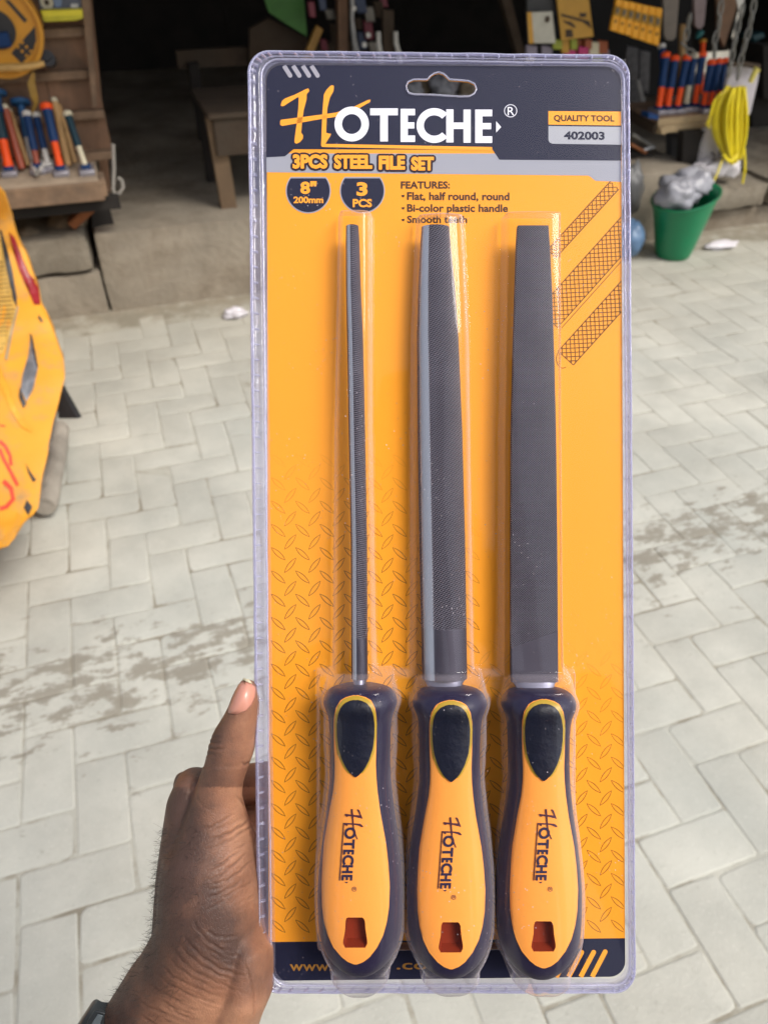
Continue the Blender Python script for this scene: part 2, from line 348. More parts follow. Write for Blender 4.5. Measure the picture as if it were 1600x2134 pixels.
# ---- hammers and tools
steelg = mat('dull_steel', (0.35, 0.34, 0.38), 0.45, 0.6, var=0.1)
HM = {'orange': mat('orange_grip', (0.85, 0.085, 0.01), 0.5, var=0.05, spec=.25), 'navy': mat('blue_grip', (0.006, 0.035, 0.12), 0.5, var=0.1, spec=.25), 'white': wht, 'cream': creamm, 'teal': mat('dark_teal_grip', (0.006, 0.03, 0.045), 0.5, spec=.25),
      'wood': mat('turned_handle_wood', (0.42, 0.25, 0.1), 0.6, var=0.2, grain=(1, 1, .2)), 'red': mat('red_brown_varnish', (0.30, 0.055, 0.02), 0.45), 'blue': mat('bright_blue_rubber', (0.015, 0.10, 0.25), 0.5), 'black': blk, 'gold': mat('amber_plastic', (0.5, 0.25, 0.02), 0.4)}
def hammer(label, bot, topxy, cut, low, up, cap, r=0.013, group=None, lean=0.10, name='hammer', capr=1.35, disc=False, base_z=None, head='block'):
    bz = (tz if base_z is None else base_z)
    b = PZ(bot[0], bot[1], bz + 0.012); t = PV(topxy[0], topxy[1], b[1] + lean); ax = t - b; Ln = ax.length; d = ax.normalized()
    h = sthing(name, label, name.replace('_', ' '), (b[0], b[1], bz), group)
    c = b + ax * cut
    if cut > 0.02:
        MB().tube([b + d * 0.012, b + ax * cut * 0.5, c], [r * 0.95, r * 0.8, r * 0.85], 12).build('shaft', HM[low], h)
    g = MB().tube([c, c + (t - c) * 0.15, c + (t - c) * 0.5, c + (t - c) * 0.85, t - d * r * 0.5], [r * 1.0, r * 1.15, r * 1.02, r * 1.15, r * 1.1], 12); g.build('grip', HM[up], h)
    if cap:
        if disc: MB().tube([t - d * 0.012, t - d * 0.01, t + d * 0.006, t + d * 0.014], [r * 1.6, r * capr, r * capr, r * 0.9], 18).build('end_cap', HM[cap], h)
        else: MB().tube([t - d * r, t - d * r * 0.6, t + d * r * 0.35, t + d * r * 0.8], [r * 0.9, r * capr, r * capr, r * 0.7], 14).build('end_cap', HM[cap], h)
    if head == 'block':
        hb = MB(); hb.box((b[0] - 0.028, b[1] - 0.045, bz), (b[0] + 0.028, b[1] + 0.05, bz + 0.02)); hb.build('head', steelg, h, bevel=0.004)
        hb = MB(); hb.box((b[0] - 0.017, b[1] - 0.02, bz + 0.019), (b[0] + 0.017, b[1] + 0.02, bz + 0.032)); hb.build('collar', HM['navy'] if low != 'white' else HM['white'], h, bevel=0.003)
    return h
G1 = 'tools standing on the left tray'
hammer('hammer with orange shaft and dark grip cut by the left border', (21, 357), (-8, 225), 0.5, 'orange', 'teal', 'navy', 0.02, G1)
hammer('red brown varnished tool handle next to the bare wooden one', (47, 352), (11, 224), 0.0, 'red', 'red', 'cream', 0.013, G1, name='wooden_stick', capr=1.05, head='')
hammer('slim bare wooden handle leaning beside the red brown handle', (60, 345), (20, 231), 0.0, 'wood', 'wood', 'cream', 0.010, G1, name='wooden_stick', capr=1.05, head='')
hammer('blue rubber plunger head up on a white stick', (66, 340), (43, 212), 0.42, 'white', 'blue', 'blue', 0.012, G1, name='plunger', capr=2.9, disc=True, head='')
hammer('second blue plunger cut by the left border of the photo', (12, 345), (-6, 192), 0.5, 'white', 'blue', 'blue', 0.012, G1, name='plunger', capr=2.9, disc=True, head='')
hammer('navy grip hammer with a round white end, just right of the plunger', (80, 352), (57, 237), 0.33, 'red', 'navy', 'white', 0.0135, G1)
hammer('blue grip hammer with white shaft and small white end', (102, 348), (76, 240), 0.34, 'white', 'navy', 'white', 0.0125, G1)
hammer('navy and orange hammer with a bulging orange end on the left tray', (128, 356), (97, 221), 0.45, 'orange', 'navy', 'orange', 0.0155, G1, capr=1.45)
hammer('long bare wooden handle behind the orange ended hammer', (143, 345), (114, 209), 0.0, 'wood', 'wood', 'cream', 0.012, G1, name='wooden_stick', capr=1.0, head='')
hammer('dark wooden handle half hidden behind the bare wooden handle', (156, 340), (124, 222), 0.0, 'wood', 'wood', 'wood', 0.009, G1, name='wooden_stick', capr=1.0, head='')
hammer('dark teal grip hammer with cream shaft at the end of the tray', (181, 354), (141, 237), 0.42, 'cream', 'teal', 'cream', 0.013, G1)
v_ = MB(); v_.tube([PZ(66, 318, tz + .02), PZ(70, 350, tz + .02), PZ(77, 362, tz + .02), PZ(86, 352, tz + .02), PZ(90, 325, tz + .02)], 0.009, 8); smesh(v_, 'hand_clamp', wht, 'white U shaped clamp lying on the left tray', 'clamp', tuple(PZ(77, 362, tz)))
# ---- cable reel
rl = sthing('cable_reel', 'orange yellow plastic cable reel with black hub on the rack', 'cable reel', tuple(PV(0, 150, 0.2)))
rc = PV(-5, 62, 0.2); rr_ = (PV(90, 62, 0.2) - rc).length
reel = mat('reel_orange', (0.60, 0.27, 0.02), 0.4, var=0.06)
def disc(mb, c, r0, r1, v0_, v1_, n=48):
    a_ = [Vector((c[0] + r0 * math.cos(2 * math.pi * k / n), v0_, c[2] + r0 * math.sin(2 * math.pi * k / n))) for k in range(n)]
    b2 = [Vector((c[0] + r1 * math.cos(2 * math.pi * k / n), v0_, c[2] + r1 * math.sin(2 * math.pi * k / n))) for k in range(n)]
    off = Vector((0, v1_ - v0_, 0)); vs = a_ + b2 + [q + off for q in a_] + [q + off for q in b2]; fs = []
    for k in range(n):
        j = (k + 1) % n; fs += [(k, j, n + j, n + k), (2 * n + k, 3 * n + k, 3 * n + j, 2 * n + j), (n + k, n + j, 3 * n + j, 3 * n + k), (k, 2 * n + k, 2 * n + j, j)]
    mb.add(vs, fs); return mb
disc(MB(), rc, rr_ * 0.38, rr_ * 0.93, 0.2, 0.21).build('flange', reel, rl)
disc(MB(), rc, rr_ * 0.91, rr_, 0.185, 0.225).build('rim', reel, rl)
disc(MB(), rc, 0.002, rr_ * 0.40, 0.193, 0.24).build('hub', blk, rl)
disc(MB(), rc, rr_ * .3, rr_, 0.29, 0.30).build('flange', reel, rl)
MB().box((rc[0] - 0.03, 0.165, rc[2] - 0.05), (rc[0] + 0.035, 0.19, rc[2] - 0.005)).build('socket_cover', HM['navy'], rl, bevel=0.004)
MB().prism([PV(*q, 0.199) for q in ((10, 0), (20, 0), (58, 42), (52, 48))], (0, 0.003, 0)).build('slot', blk, rl)
MB().prism([PV(*q, 0.199) for q in ((74, 54), (76, 85), (68, 110), (46, 132), (24, 111))], (0, 0.003, 0)).build('label_plate', blk, rl)
lt = MB()
for i in range(3):
    for j in range(2):
        cx, cy = 38 + i * 9 + j * 9, 98 + i * 9 - j * 9
        lt.prism([PV(cx + dx, cy + dy, 0.197) for dx, dy in ((-4, 0), (0, -4), (4, 0), (0, 4))], (0, 0.002, 0))
lt.build('label_print', reel, rl)
pb = MB(); pb.tube([PV(-10, 141, 0.13), PV(40, 140, 0.13), PV(70, 137, 0.13), PV(92, 132, 0.14)], [0.013, 0.013, 0.012, 0.009], 10); smesh(pb, 'bamboo_stick', mat('yellow_cane', (0.5, 0.3, 0.09), 0.5, var=0.2), 'yellow cane lying under the cable reel', 'stick', tuple(PV(40, 146, .13)))
wb = MB(); wb.tube([PV(99, 121, .2), PV(104, 127, .26)], 0.027, 20); wb.tube([PV(98, 119, .19), PV(99, 121, .2)], 0.012, 14); smesh(wb, 'castor_wheel', blk, 'small black castor wheel on the ledge by the reel', 'wheel', tuple(PV(100, 135, .22)))
rb = MB()
pl = [(70, 150, 3), (66, 175, 8), (72, 200, 8), (76, 215, 4), (66, 240, 2.0)]
L_ = []; R2 = []
for x, y, h in pl: L_.append(PV(x - h, y, 0.22)); R2.append(PV(x + h, y, 0.225))
rb.rings([[a1, b1, b1 + Vector((0, .003, 0)), a1 + Vector((0, .003, 0))] for a1, b1 in zip(L_, R2)]); smesh(rb, 'strap', mat('amber_strap', (0.34, 0.2, 0.03), 0.4), 'amber plastic ribbon dangling from the rack ledge', 'ribbon', tuple(PV(66, 240, .22)))
yb = sthing('level_tool', 'bright yellow plastic case standing on the top ledge', 'case', tuple(PV(130, 46, .26)))
yell = mat('bright_yellow_plastic', (0.72, 0.62, 0.03), 0.4, var=0.05)
MB().prism([PV(*q, 0.22) for q in ((84, 22), (172, 19), (174, 37), (160, 43), (94, 46))], (0, 0.05, 0)).build('case_body', yell, yb, bevel=0.004)
MB().prism([PV(*q, 0.215) for q in ((88, 36), (172, 33), (173, 38), (160, 42), (93, 45))], (0, 0.004, 0)).build('case_rim', mat('olive_yellow', (0.5, 0.45, 0.02), 0.4), yb)
pk = sthing('carton', 'printed carton with pale roundel behind the yellow case', 'carton', tuple(PV(130, 20, .3)))
MB().prism([PV(*q, 0.28) for q in ((78, -30), (172, -30), (170, 20), (84, 20))], (0, 0.04, 0)).build('carton_body', mat('slate_card', (0.10, 0.11, 0.14), 0.6), pk)
MB().add(circ(PV(98, 5, 0.278), 0.022), [tuple(range(24))[::-1]]).build('roundel', creamm, pk)
MB().add(circ(PV(98, 5, 0.2775), 0.009), [tuple(range(24))[::-1]]).build('roundel_centre', woodd, pk)
MB().prism([PV(*q, 0.277) for q in ((112, -4), (130, -6), (128, 14), (116, 16))], (0, .001, 0)).build('print_patch', mat('pale_blue_print', (0.2, 0.27, 0.4), 0.6), pk)
MB().prism([PV(*q, 0.277) for q in ((148, 8), (164, 8), (162, 19), (148, 19))], (0, .001, 0)).build('print_patch', wht, pk)
# ---- rubble under the rack
rub = mat('broken_rubble', (0.28, 0.22, 0.15), 0.95, var=0.3, scale=8, bump=0.5, dirt=(0.1, 0.08, 0.055), dscale=7, damt=.45)
def rock(c, rx, ry, rz, m, label, seed, rot=0.0, name='stone'):
    n = 14; rings = []
    for i in range(9):
        t_ = math.pi * (i + 0.35) / 9.2; ring = []
        for k in range(n):
            a_ = 2 * math.pi * k / n; d = Vector((math.sin(t_) * math.cos(a_), math.sin(t_) * math.sin(a_), math.cos(t_)))
            d = d * (1 + 0.22 * noise.noise(d * 1.6 + Vector((seed, 0, 0)))); p_ = Vector((d.x * rx, d.y * ry, d.z * rz)); p_.rotate(Matrix.Rotation(rot, 3, 'Y')); ring.append(Vector(c) + p_)
        rings.append(ring)
    o = MB().rings(rings).build(name, m, None, shift=tuple(c), sharp=40); o.location = toW(c); o.rotation_euler = (0, 0, YAW); return tag(o, label, 'stone')
c = PV(60, 490, 0.09); rock(c, 0.045, 0.05, 0.028, rub, 'rounded tan stone resting on the loose block', 1)
c = PV(140, 465, 0.17); rock(c, 0.10, 0.09, 0.05, rub, 'pale broken rubble lump under the hammer tray', 4, -0.4)
c = PV(172, 447, 0.06)
m = MB(); d1 = (PV(195, 425, .06) - PV(148, 468, .06)) * 0.5; nrm = Vector((-d1.z, 0, d1.x)).normalized() * 0.018; m.obox((PV(195, 425, .06) + PV(148, 468, .06)) * 0.5, d1, (0, 0.03, 0), nrm)
smesh(m, 'brick', mat('rust_brick', (0.22, 0.075, 0.025), 0.9, var=0.2), 'rust coloured brick piece lying across the rubble', 'brick', tuple(c), bevel=0.006)
# ---- bench in the dark
ft = PZ(480, 440, PH); vb_ = ft[1]
bn = sthing('wooden_bench', 'old brown wooden bench inside the dark stall left of the pack', 'bench', (ft[0] + .15, vb_, PH))
e0 = PV(432, 238, vb_); e1 = PV(560, 242, vb_)
ztop = e0[2]
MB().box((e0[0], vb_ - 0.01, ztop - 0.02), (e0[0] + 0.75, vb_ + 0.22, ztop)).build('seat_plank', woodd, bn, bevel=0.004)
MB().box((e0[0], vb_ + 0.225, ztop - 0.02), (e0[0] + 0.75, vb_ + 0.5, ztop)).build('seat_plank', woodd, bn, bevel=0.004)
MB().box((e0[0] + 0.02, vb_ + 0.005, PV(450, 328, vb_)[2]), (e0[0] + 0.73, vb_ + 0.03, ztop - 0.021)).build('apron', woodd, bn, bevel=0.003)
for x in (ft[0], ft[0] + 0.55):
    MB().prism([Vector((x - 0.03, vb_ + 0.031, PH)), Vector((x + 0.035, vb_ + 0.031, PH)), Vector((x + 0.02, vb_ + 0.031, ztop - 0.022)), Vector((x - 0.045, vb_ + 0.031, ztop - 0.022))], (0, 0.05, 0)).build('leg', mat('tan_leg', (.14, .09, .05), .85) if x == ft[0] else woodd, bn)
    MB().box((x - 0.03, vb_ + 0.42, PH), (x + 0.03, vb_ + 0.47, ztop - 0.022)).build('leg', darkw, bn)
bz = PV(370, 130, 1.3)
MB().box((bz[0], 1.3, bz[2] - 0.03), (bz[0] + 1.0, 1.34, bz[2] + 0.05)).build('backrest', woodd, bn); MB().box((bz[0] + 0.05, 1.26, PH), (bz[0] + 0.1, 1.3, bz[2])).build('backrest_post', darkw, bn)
# ---- things seen over the top of the pack
def vthing(name, label, cat, pts, v, th, m, group=None, bevel=0.0):
    mb = MB(); mb.prism([PV(*q, v) for q in pts], (0, th, 0)); xs = [PV(*q, v) for q in pts]
    b = (sum(q[0] for q in xs) / len(xs), v, min(q[2] for q in xs)); return smesh(mb, name, m, label, cat, b, group, bevel=bevel)
vthing('green_sheet', 'bright green plastic sheet hanging in the dark stall', 'sheet', ((545, -20), (632, -20), (640, 76), (600, 52), (560, 25)), 1.15, 0.01, mat('leaf_green_plastic', (0.035, 0.16, 0.012), 0.5))
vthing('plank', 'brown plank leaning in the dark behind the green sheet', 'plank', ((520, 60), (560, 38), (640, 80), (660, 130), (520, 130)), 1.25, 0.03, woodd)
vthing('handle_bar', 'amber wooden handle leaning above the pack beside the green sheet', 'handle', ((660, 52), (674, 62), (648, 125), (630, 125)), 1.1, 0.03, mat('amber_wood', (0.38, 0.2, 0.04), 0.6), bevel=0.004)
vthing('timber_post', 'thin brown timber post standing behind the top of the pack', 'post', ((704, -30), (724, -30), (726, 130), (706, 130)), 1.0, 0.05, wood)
cl = mat('chrome_grey', (0.42, 0.42, 0.42), 0.35, 0.7)
m = MB(); m.tube([PV(734, -10, .95), PV(733, 40, .95), PV(738, 85, .95), PV(746, 130, .95)], [0.012, .01, .014, .018], 8); smesh(m, 'pipe_wrench', cl, 'grey steel wrench hanging right of the timber post', 'wrench', tuple(PV(740, 110, .95)))
bc = sthing('bolt_cutter', 'pair of pale tubular handles of a bolt cutter above the pack', 'bolt cutter', tuple(PV(810, 120, .9)))
for xa, xb in ((788, 795), (824, 836)): MB().tube([PV(xa, 66, .9), PV(xa + 1, 90, .9), PV(xb, 130, .9)], [0.011, 0.0115, 0.012], 10).build('handle', wht, bc)
MB().prism([PV(*q, .93) for q in ((798, 20), (820, 22), (822, 130), (800, 130))], (0, .03, 0)).build('jaw_arm', woodd, bc)
mixc = [mat('dusky_red', (0.2, 0.03, 0.05), 0.5), mat('dark_blue_print', (0.05, 0.07, 0.13), 0.5), mat('tarnished_metal', (0.22, 0.2, 0.17), 0.5, 0.3), woodd]
HL = ['dark red pouch beside the green sheet', 'navy packet at the top edge left of the timber post', 'tarnished latch hung left of the timber post', 'brown hinge bundle touching the timber post', 'dark red pouch lowest left of the timber post', 'navy packet high right of the steel wrench', 'tarnished latch at the top over the bolt cutter', 'brown hinge bundle halfway down beside the wrench', 'dark red pouch right of the wrench', 'navy packet with a sheen just above the pack by the wrench', 'tarnished latch lowest in the bunch by the bolt cutter', 'brown hinge bundle above the left bolt cutter handle', 'dark red pouch at the top edge above the bolt cutter', 'navy packet lowest beside the wrench jaw']
rnd = random.Random(3); labs = ['dark red hanging pouch', 'navy packet with a dull sheen', 'tarnished latch on a card', 'brown hinge bundle']
for i, (x, y) in enumerate([(650, 20), (672, 5), (688, 30), (695, 70), (676, 95), (752, 12), (770, 30), (745, 50), (768, 62), (755, 85), (778, 98), (790, 20), (800, 5), (756, 105)]):
    w_, h_ = rnd.uniform(7, 14), rnd.uniform(10, 22)
    vthing('hanging_tool', HL[i], 'tool', ((x - w_, y - h_), (x + w_ * .6, y - h_), (x + w_, y + h_), (x - w_ * .5, y + h_)), 1.05 + 0.02 * i, 0.02, mixc[i % 4], 'small tools hung over the stall', bevel=0.004)
for i, (x, y) in enumerate(((767, 73), (759, 93), (737, 17))):
    m = MB(); c_ = PV(x, y, 0.88); m.tube([c_ + Vector((0, -.006, 0)), c_ + Vector((0, .01, 0))], 0.011, 14); smesh(m, 'steel_washer', wht, ['bright round stud, uppermost by the wrench', 'bright round stud right of the wrench', 'small pale stud low by the wrench'][[2, 0, 1].index(i) if False else i], 'stud', tuple(c_))
# ---- right stall: hanging packets
vR = 0.35
vthing('stall_upright', 'slanting dark timber at the left edge of the right stall', 'post', ((1040, -20), (1060, -20), (1098, 130), (1082, 130)), 0.9, 0.05, woodd)
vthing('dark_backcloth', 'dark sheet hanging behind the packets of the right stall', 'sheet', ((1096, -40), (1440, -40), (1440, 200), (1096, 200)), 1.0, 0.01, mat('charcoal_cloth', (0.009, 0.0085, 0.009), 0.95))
p1 = sthing('tool_packet', 'pale white packet with orange spine hanging above the pack', 'packet', tuple(PV(1130, 88, vR)))
MB().prism([PV(*q, vR) for q in ((1099, 26), (1150, 24), (1157, 90), (1103, 90))], (0, .012, 0)).build('packet_front', mat('pale_card', (0.42, 0.4, 0.33), 0.5), p1)
MB().prism([PV(*q, vR - .003) for q in ((1098, 26), (1107, 25), (1112, 90), (1102, 91))], (0, .002, 0)).build('packet_spine', HM['gold'], p1)
MB().add(circ(PV(1140, 40, vR - .003), 0.013, 18), [tuple(range(18))[::-1]]).build('round_badge', woodd, p1)
MB().prism([PV(*q, vR + .03) for q in ((1098, -20), (1158, -20), (1160, 30), (1098, 30))], (0, .02, 0)).build('dark_header', blk, p1)
p2 = sthing('tool_card', 'amber yellow tool card with dark gun pictures, right of the pale packet', 'card', tuple(PV(1195, 80, vR)))
ambc = mat('amber_card', (0.42, 0.22, 0.02), 0.5, var=.08)
MB().prism([PV(*q, vR) for q in ((1158, -20), (1224, -20), (1236, 76), (1170, 84))], (0, .01, 0)).build('card_sheet', ambc, p2)
for q in (((1168, 28), (1228, 44), (1232, 60), (1214, 46), (1170, 34)), ((1172, 42), (1190, 46), (1200, 56), (1196, 58), (1176, 47)), ((1178, 62), (1192, 61), (1194, 78), (1178, 78)), ((1207, 27), (1222, 27), (1220, 36), (1208, 36))):
    MB().prism([PV(a1, b1, vR - .003) for a1, b1 in q], (0, .002, 0)).build('printed_picture', woodd, p2)
yg = sthing('bit_set_strip', 'slanted strip of orange yellow bit packets, two rows hung in line', 'packets', tuple(PV(1325, 90, .3)))
def lerp2(q, s, t_): # q: tl,tr,br,bl
    a1 = (q[0][0] + (q[1][0] - q[0][0]) * s, q[0][1] + (q[1][1] - q[0][1]) * s); b1 = (q[3][0] + (q[2][0] - q[3][0]) * s, q[3][1] + (q[2][1] - q[3][1]) * s)
    return (a1[0] + (b1[0] - a1[0]) * t_, a1[1] + (b1[1] - a1[1]) * t_)
Q = ((1284, 0), (1380, 22), (1373, 97), (1271, 62)); yo = mat('orange_yellow_packet', (0.75, 0.33, 0.01), 0.45, var=.08)
for k in range(7):
    for t0_, t1_, mm in ((-0.05, 0.2, yo), (0.2, 0.5, ambc), (0.5, 1.0, yo)):
        s0, s1 = k / 7 + .006, (k + 1) / 7 - .006; dj = random.uniform(-.01, .01)
        MB().prism([PV(*lerp2(Q, a1, b1 + dj), .28 + random.uniform(0, .004)) for a1, b1 in ((s0, t0_), (s1, t0_), (s1, t1_), (s0, t1_))], (0, .02, 0)).build('packet', mm, yg, bevel=0.003)
    MB().add(circ(PV(*lerp2(Q, (k + .5) / 7, .68), .278), 0.006, 10), [tuple(range(10))[::-1]]).build('hang_mark', woodd, yg)
    MB().prism([PV(*lerp2(Q, (k + .3 + .4 * a1) / 7, b1), .276) for a1, b1 in ((0, .24), (1, .24), (1, .42), (0, .42))], (0, .003, 0)).build('window', mat('grey_smoke', (0.1, 0.085, 0.06), 0.3), yg)
rnd = random.Random(9); cc = [mat('lime_wrap', (0.25, 0.28, 0.02), 0.5), ambc, mat('pink_wrap', (0.4, 0.02, 0.12), 0.5), mat('rust_wrap', (0.3, 0.07, 0.02), 0.5), mat('lilac_wrap', (0.22, 0.19, 0.24), 0.5), creamm]
cn = ['lime', 'amber', 'pink', 'rust red', 'lilac', 'cream']
PL = ['lime wrapped packet between the pale packet and the amber card', 'amber packet hanging from the left end of the low row under the amber card', 'lime packet below the middle of the amber card', 'pink packet touching the rim of the pack below the amber card', 'pink packet low at the right corner of the amber card', 'rust red packet just right of the amber card', 'larger lilac packet under the white packet', 'second lilac packet under the white packet, nearer the amber card', 'cream packet at the left end of the low row above the pack', 'cream packet in the low row right of the amber card', 'rust red packet farthest right in the low row', 'rust red packet tucked under the amber card', 'lilac packet at the right end of the low row', 'lime packet low in the row right of the amber card']
for i, (x, y, k) in enumerate([(1162, 92, 0), (1178, 96, 1), (1196, 92, 0), (1188, 112, 2), (1216, 110, 2), (1226, 92, 3), (1108, 105, 4), (1140, 104, 4), (1105, 118, 5), (1238, 102, 5), (1256, 98, 3), (1210, 96, 3), (1262, 112, 4), (1246, 116, 0)]):
    w_, h_ = rnd.uniform(7, 13), rnd.uniform(8, 16)
    vthing('small_packet', PL[i], 'packet', ((x - w_, y - h_), (x + w_, y - h_ + 2), (x + w_, y + h_), (x - w_, y + h_)), vR + 0.04 + i * .004, .015, cc[k], 'small packets low in the right stall', bevel=.003)
for i, (x0, x1, y1, mm, lb) in enumerate(((1384, 1408, 84, mat('grey_board', (0.2, 0.17, 0.14), 0.8), 'broad grey board hanging beside the yellow bit strip'), (1448, 1466, 60, mat('mauve_wood', (0.25, 0.19, 0.19), 0.7), 'pale mauve rod hanging above the teal tool'))):
    vthing('hanging_board', lb, 'board', ((x0 - 3, -30), (x1 + 8, -30), (x1, y1 - 8), (x1 - 6, y1), (x0 + 6, y1), (x0, y1 - 8)), .45, .02, mm)
vthing('hanging_board', 'brown pointed board between the chains', 'board', ((1492, -30), (1546, -30), (1530, 30), (1508, 98), (1496, 70)), .5, .02, wood)
vthing('hanging_slate', 'white triangular blade hanging between the two right chains', 'blade', ((1530, -20), (1552, -20), (1546, 30), (1540, 26)), .3, .008, wht)
pgm = mat('dim_grey_pouch', (.07, .068, .075), .35, var=.4, scale=30, bump=.4, bscale=40)
for q, lb in ((((1306, 95), (1332, 100), (1330, 178), (1304, 170)), 'dim grey pouch hanging left of the first hammer, under the yellow strip'), (((1334, 104), (1356, 108), (1352, 196), (1330, 188)), 'dim grey pouch hanging nearest the first orange hammer'), (((1312, 172), (1334, 176), (1332, 226), (1310, 220)), 'dim grey pouch lowest in the dark beside the pack')):
    vthing('hanging_pouch', lb, 'pouch', q, .62, .03, pgm, 'grey pouches under the yellow strip', bevel=.006)
vthing('metal_hasp', 'thin bright metal strap slanting down to the right table corner', 'strap', ((1326, 168), (1332, 166), (1346, 216), (1340, 232)), .55, .01, mat('bright_zinc', (.4, .4, .4), .35, .6))
for q, lb, mm in ((((1566, 74), (1592, 66), (1596, 78), (1570, 90)), 'faint teal tool hanging in the dark right of the chains', mat('faint_teal', (.01, .05, .06), .5)), (((1575, 100), (1640, 92), (1640, 112), (1580, 118)), 'dull brown box edge in the shade at the right border', woodd), (((1560, 200), (1640, 196), (1640, 262), (1566, 266)), 'dark bundle in the shade right of the cord coil', darkw), (((1574, 282), (1640, 286), (1640, 330), (1580, 322)), 'grey folded sacking on the platform right of the cord', conc2)):
    vthing('stored_goods', lb, 'goods', q, .9, .12, mm, 'goods in the shade at the right border', bevel=.01)
# ---- right tray of hammers
tr = sthing('tool_table', 'low wooden table holding the row of blue and orange hammers', 'table', (PZ(1420, 270, .5)[0], 0.15, PH))
zr2 = 0.52
fl = PZ(1369, 248, zr2); br = PZ(1334, 226, zr2); fr = Vector((PZ(1500, 240, zr2)[0], fl[1], zr2)); depth = 0.34
tw = mat('pale_table_edge', (0.34, 0.25, 0.14), 0.8, var=.2, scale=16, bump=.25)
MB().prism([fl, fr, Vector((fr[0], fl[1] + depth, zr2)), Vector((br[0] , fl[1] + depth, zr2))], (0, 0, -0.022)).build('table_top', wood2, tr)
MB().box((fl[0], fl[1] - .012, zr2 - .028), (fr[0], fl[1] - .001, zr2 + .002)).build('edge_strip', tw, tr, bevel=.002)
MB().box((fl[0] + .004, fl[1] - .02, zr2 - .062), (fr[0], fl[1] - .003, zr2 - .029)).build('front_rail', tw, tr, bevel=.003)
MB().obox((fl + Vector((br[0], fl[1] + depth, zr2))) * .5 + Vector((0, 0, -.045)), (Vector((br[0], fl[1] + depth, zr2)) - fl) * .5, (0.01, 0.002, 0), (0, 0, .02)).build('side_rail', woodd, tr)
for q, vv, mm in ((((1398, 283), (1418, 283), (1412, 385), (1400, 385)), .25, mat('grey_leg', (0.08, 0.08, 0.08), .8)), (((1424, 275), (1470, 272), (1445, 402), (1418, 402)), .1, darkw), (((1490, 262), (1502, 262), (1496, 380), (1486, 380)), .2, darkw)):
    MB().prism([PV(a1, b1, vv) for a1, b1 in q], (0, .05, 0)).build('leg', mm, tr)
MB().prism([PV(*q, .12) for q in ((1376, 268), (1388, 268), (1386, 280), (1379, 280))], (0, .02, 0)).build('peg', tw, tr)
G2 = 'blue and orange hammers on the right table'
spec = [((1371, 231), (1387, 114), 'orange', 'first orange ended hammer at the left corner of the right table'), ((1389, 230), (1406, 121), 'orange', 'second orange ended hammer of the right table, lower than its left neighbour'),
        ((1409, 229), (1430, 120), 'orange', 'third orange ended hammer, just left of the cream one'), ((1427, 225), (1446, 116), 'cream', 'hammer with cream shaft and cream end among the orange ones'),
        ((1446, 224), (1463, 113), 'orange', 'tall orange ended hammer right of the cream hammer'), ((1464, 228), (1481, 130), 'orange', 'first of the three short orange ended hammers by the cord'),
        ((1478, 228), (1497, 128), 'orange', 'middle of the three short orange ended hammers by the cord'), ((1493, 225), (1511, 127), 'orange', 'last orange ended hammer, half behind the yellow cord')]
for b_, t_, cl_, lb in spec: hammer(lb, b_, t_, 0.43 if b_[0] < 1460 else .37, cl_, 'navy', cl_, 0.0165, G2, lean=.06, base_z=zr2, capr=1.3)
hammer('blue handled tool behind the first hammer of the right table', (1385, 222), (1378, 96), .3, 'orange', 'navy', 'white', .014, G2, lean=.12, base_z=zr2, name='screwdriver', head='')
hammer('amber knobbed file handle above the tall hammer', (1460, 200), (1464, 85), .5, 'orange', 'orange', 'gold', .011, G2, lean=.1, base_z=zr2, capr=1.7, name='steel_file', head='')
hammer('brown wooden handle with flat top behind the third hammer', (1418, 222), (1421, 57), .1, 'wood', 'wood', 'wood', .016, G2, lean=.22, base_z=zr2, name='wooden_stick', head='', capr=1.15)
m = MB(); m.tube([PV(1450, 80, .4), PV(1455, 72, .4), PV(1464, 66, .4)], [.006, .016, .008], 10); smesh(m, 'teal_tool', mat('teal_plastic', (.01, .12, .12), .5), 'small teal plastic tool hanging in the dark above the hammers', 'tool', tuple(PV(1456, 80, .4)))
MB().prism([PV(*q, .05) for q in ((1352, 236), (1372, 240), (1372, 250), (1350, 246))], (0, .06, 0)).build('blue_box_edge', HM['navy'], tr)
# chains
chm = mat('grey_chain_steel', (0.24, 0.235, 0.215), 0.5, 0.5, var=.2)
def chain(pts, v, label, link=30):
    P3 = [PV(*q, v) for q in pts]; h = sthing('hanging_chain', label, 'chain', tuple(P3[-1]), 'chains hanging at the right stall')
    segs = []; acc = 0
    tot = sum((b1 - a1).length for a1, b1 in zip(P3[:-1], P3[1:])); LL = 0.062; n = int(tot / (LL * .8)); k = 0
    def at(s):
        for a1, b1 in zip(P3[:-1], P3[1:]):
            l = (b1 - a1).length
            if s <= l: return a1 + (b1 - a1) * (s / l), (b1 - a1).normalized()
            s -= l
        return P3[-1], (P3[-1] - P3[-2]).normalized()
    for k in range(n):
        p_, d = at((k + .5) * tot / n); sd = Vector((1, 0, 0)) if k % 2 else Vector((0.2, 1, 0)); sd = (sd - d * sd.dot(d)).normalized()
        pts_ = [p_ + d * (LL * .42 * math.cos(a1)) * (1.15 if abs(math.cos(a1)) > .5 else 1) + sd * (0.012 * math.sin(a1)) for a1 in [2 * math.pi * j / 12 for j in range(12)]]
        MB().tube(pts_, 0.0045, 6, closed=True).build('link', chm, h)
chain([(1507, -30), (1500, 22), (1497, 54), (1489, 84), (1487, 120)], .1, 'leftmost grey chain, ending above the hammers')
chain([(1548, 8), (1541, 38), (1536, 55), (1527, 101), (1516, 160)], .06, 'middle chain with a bright link, hooked to the white bag')
chain([(1574, -30), (1568, 22), (1558, 68), (1544, 118), (1535, 165)], .08, 'rightmost chain, dropping to the white bag')
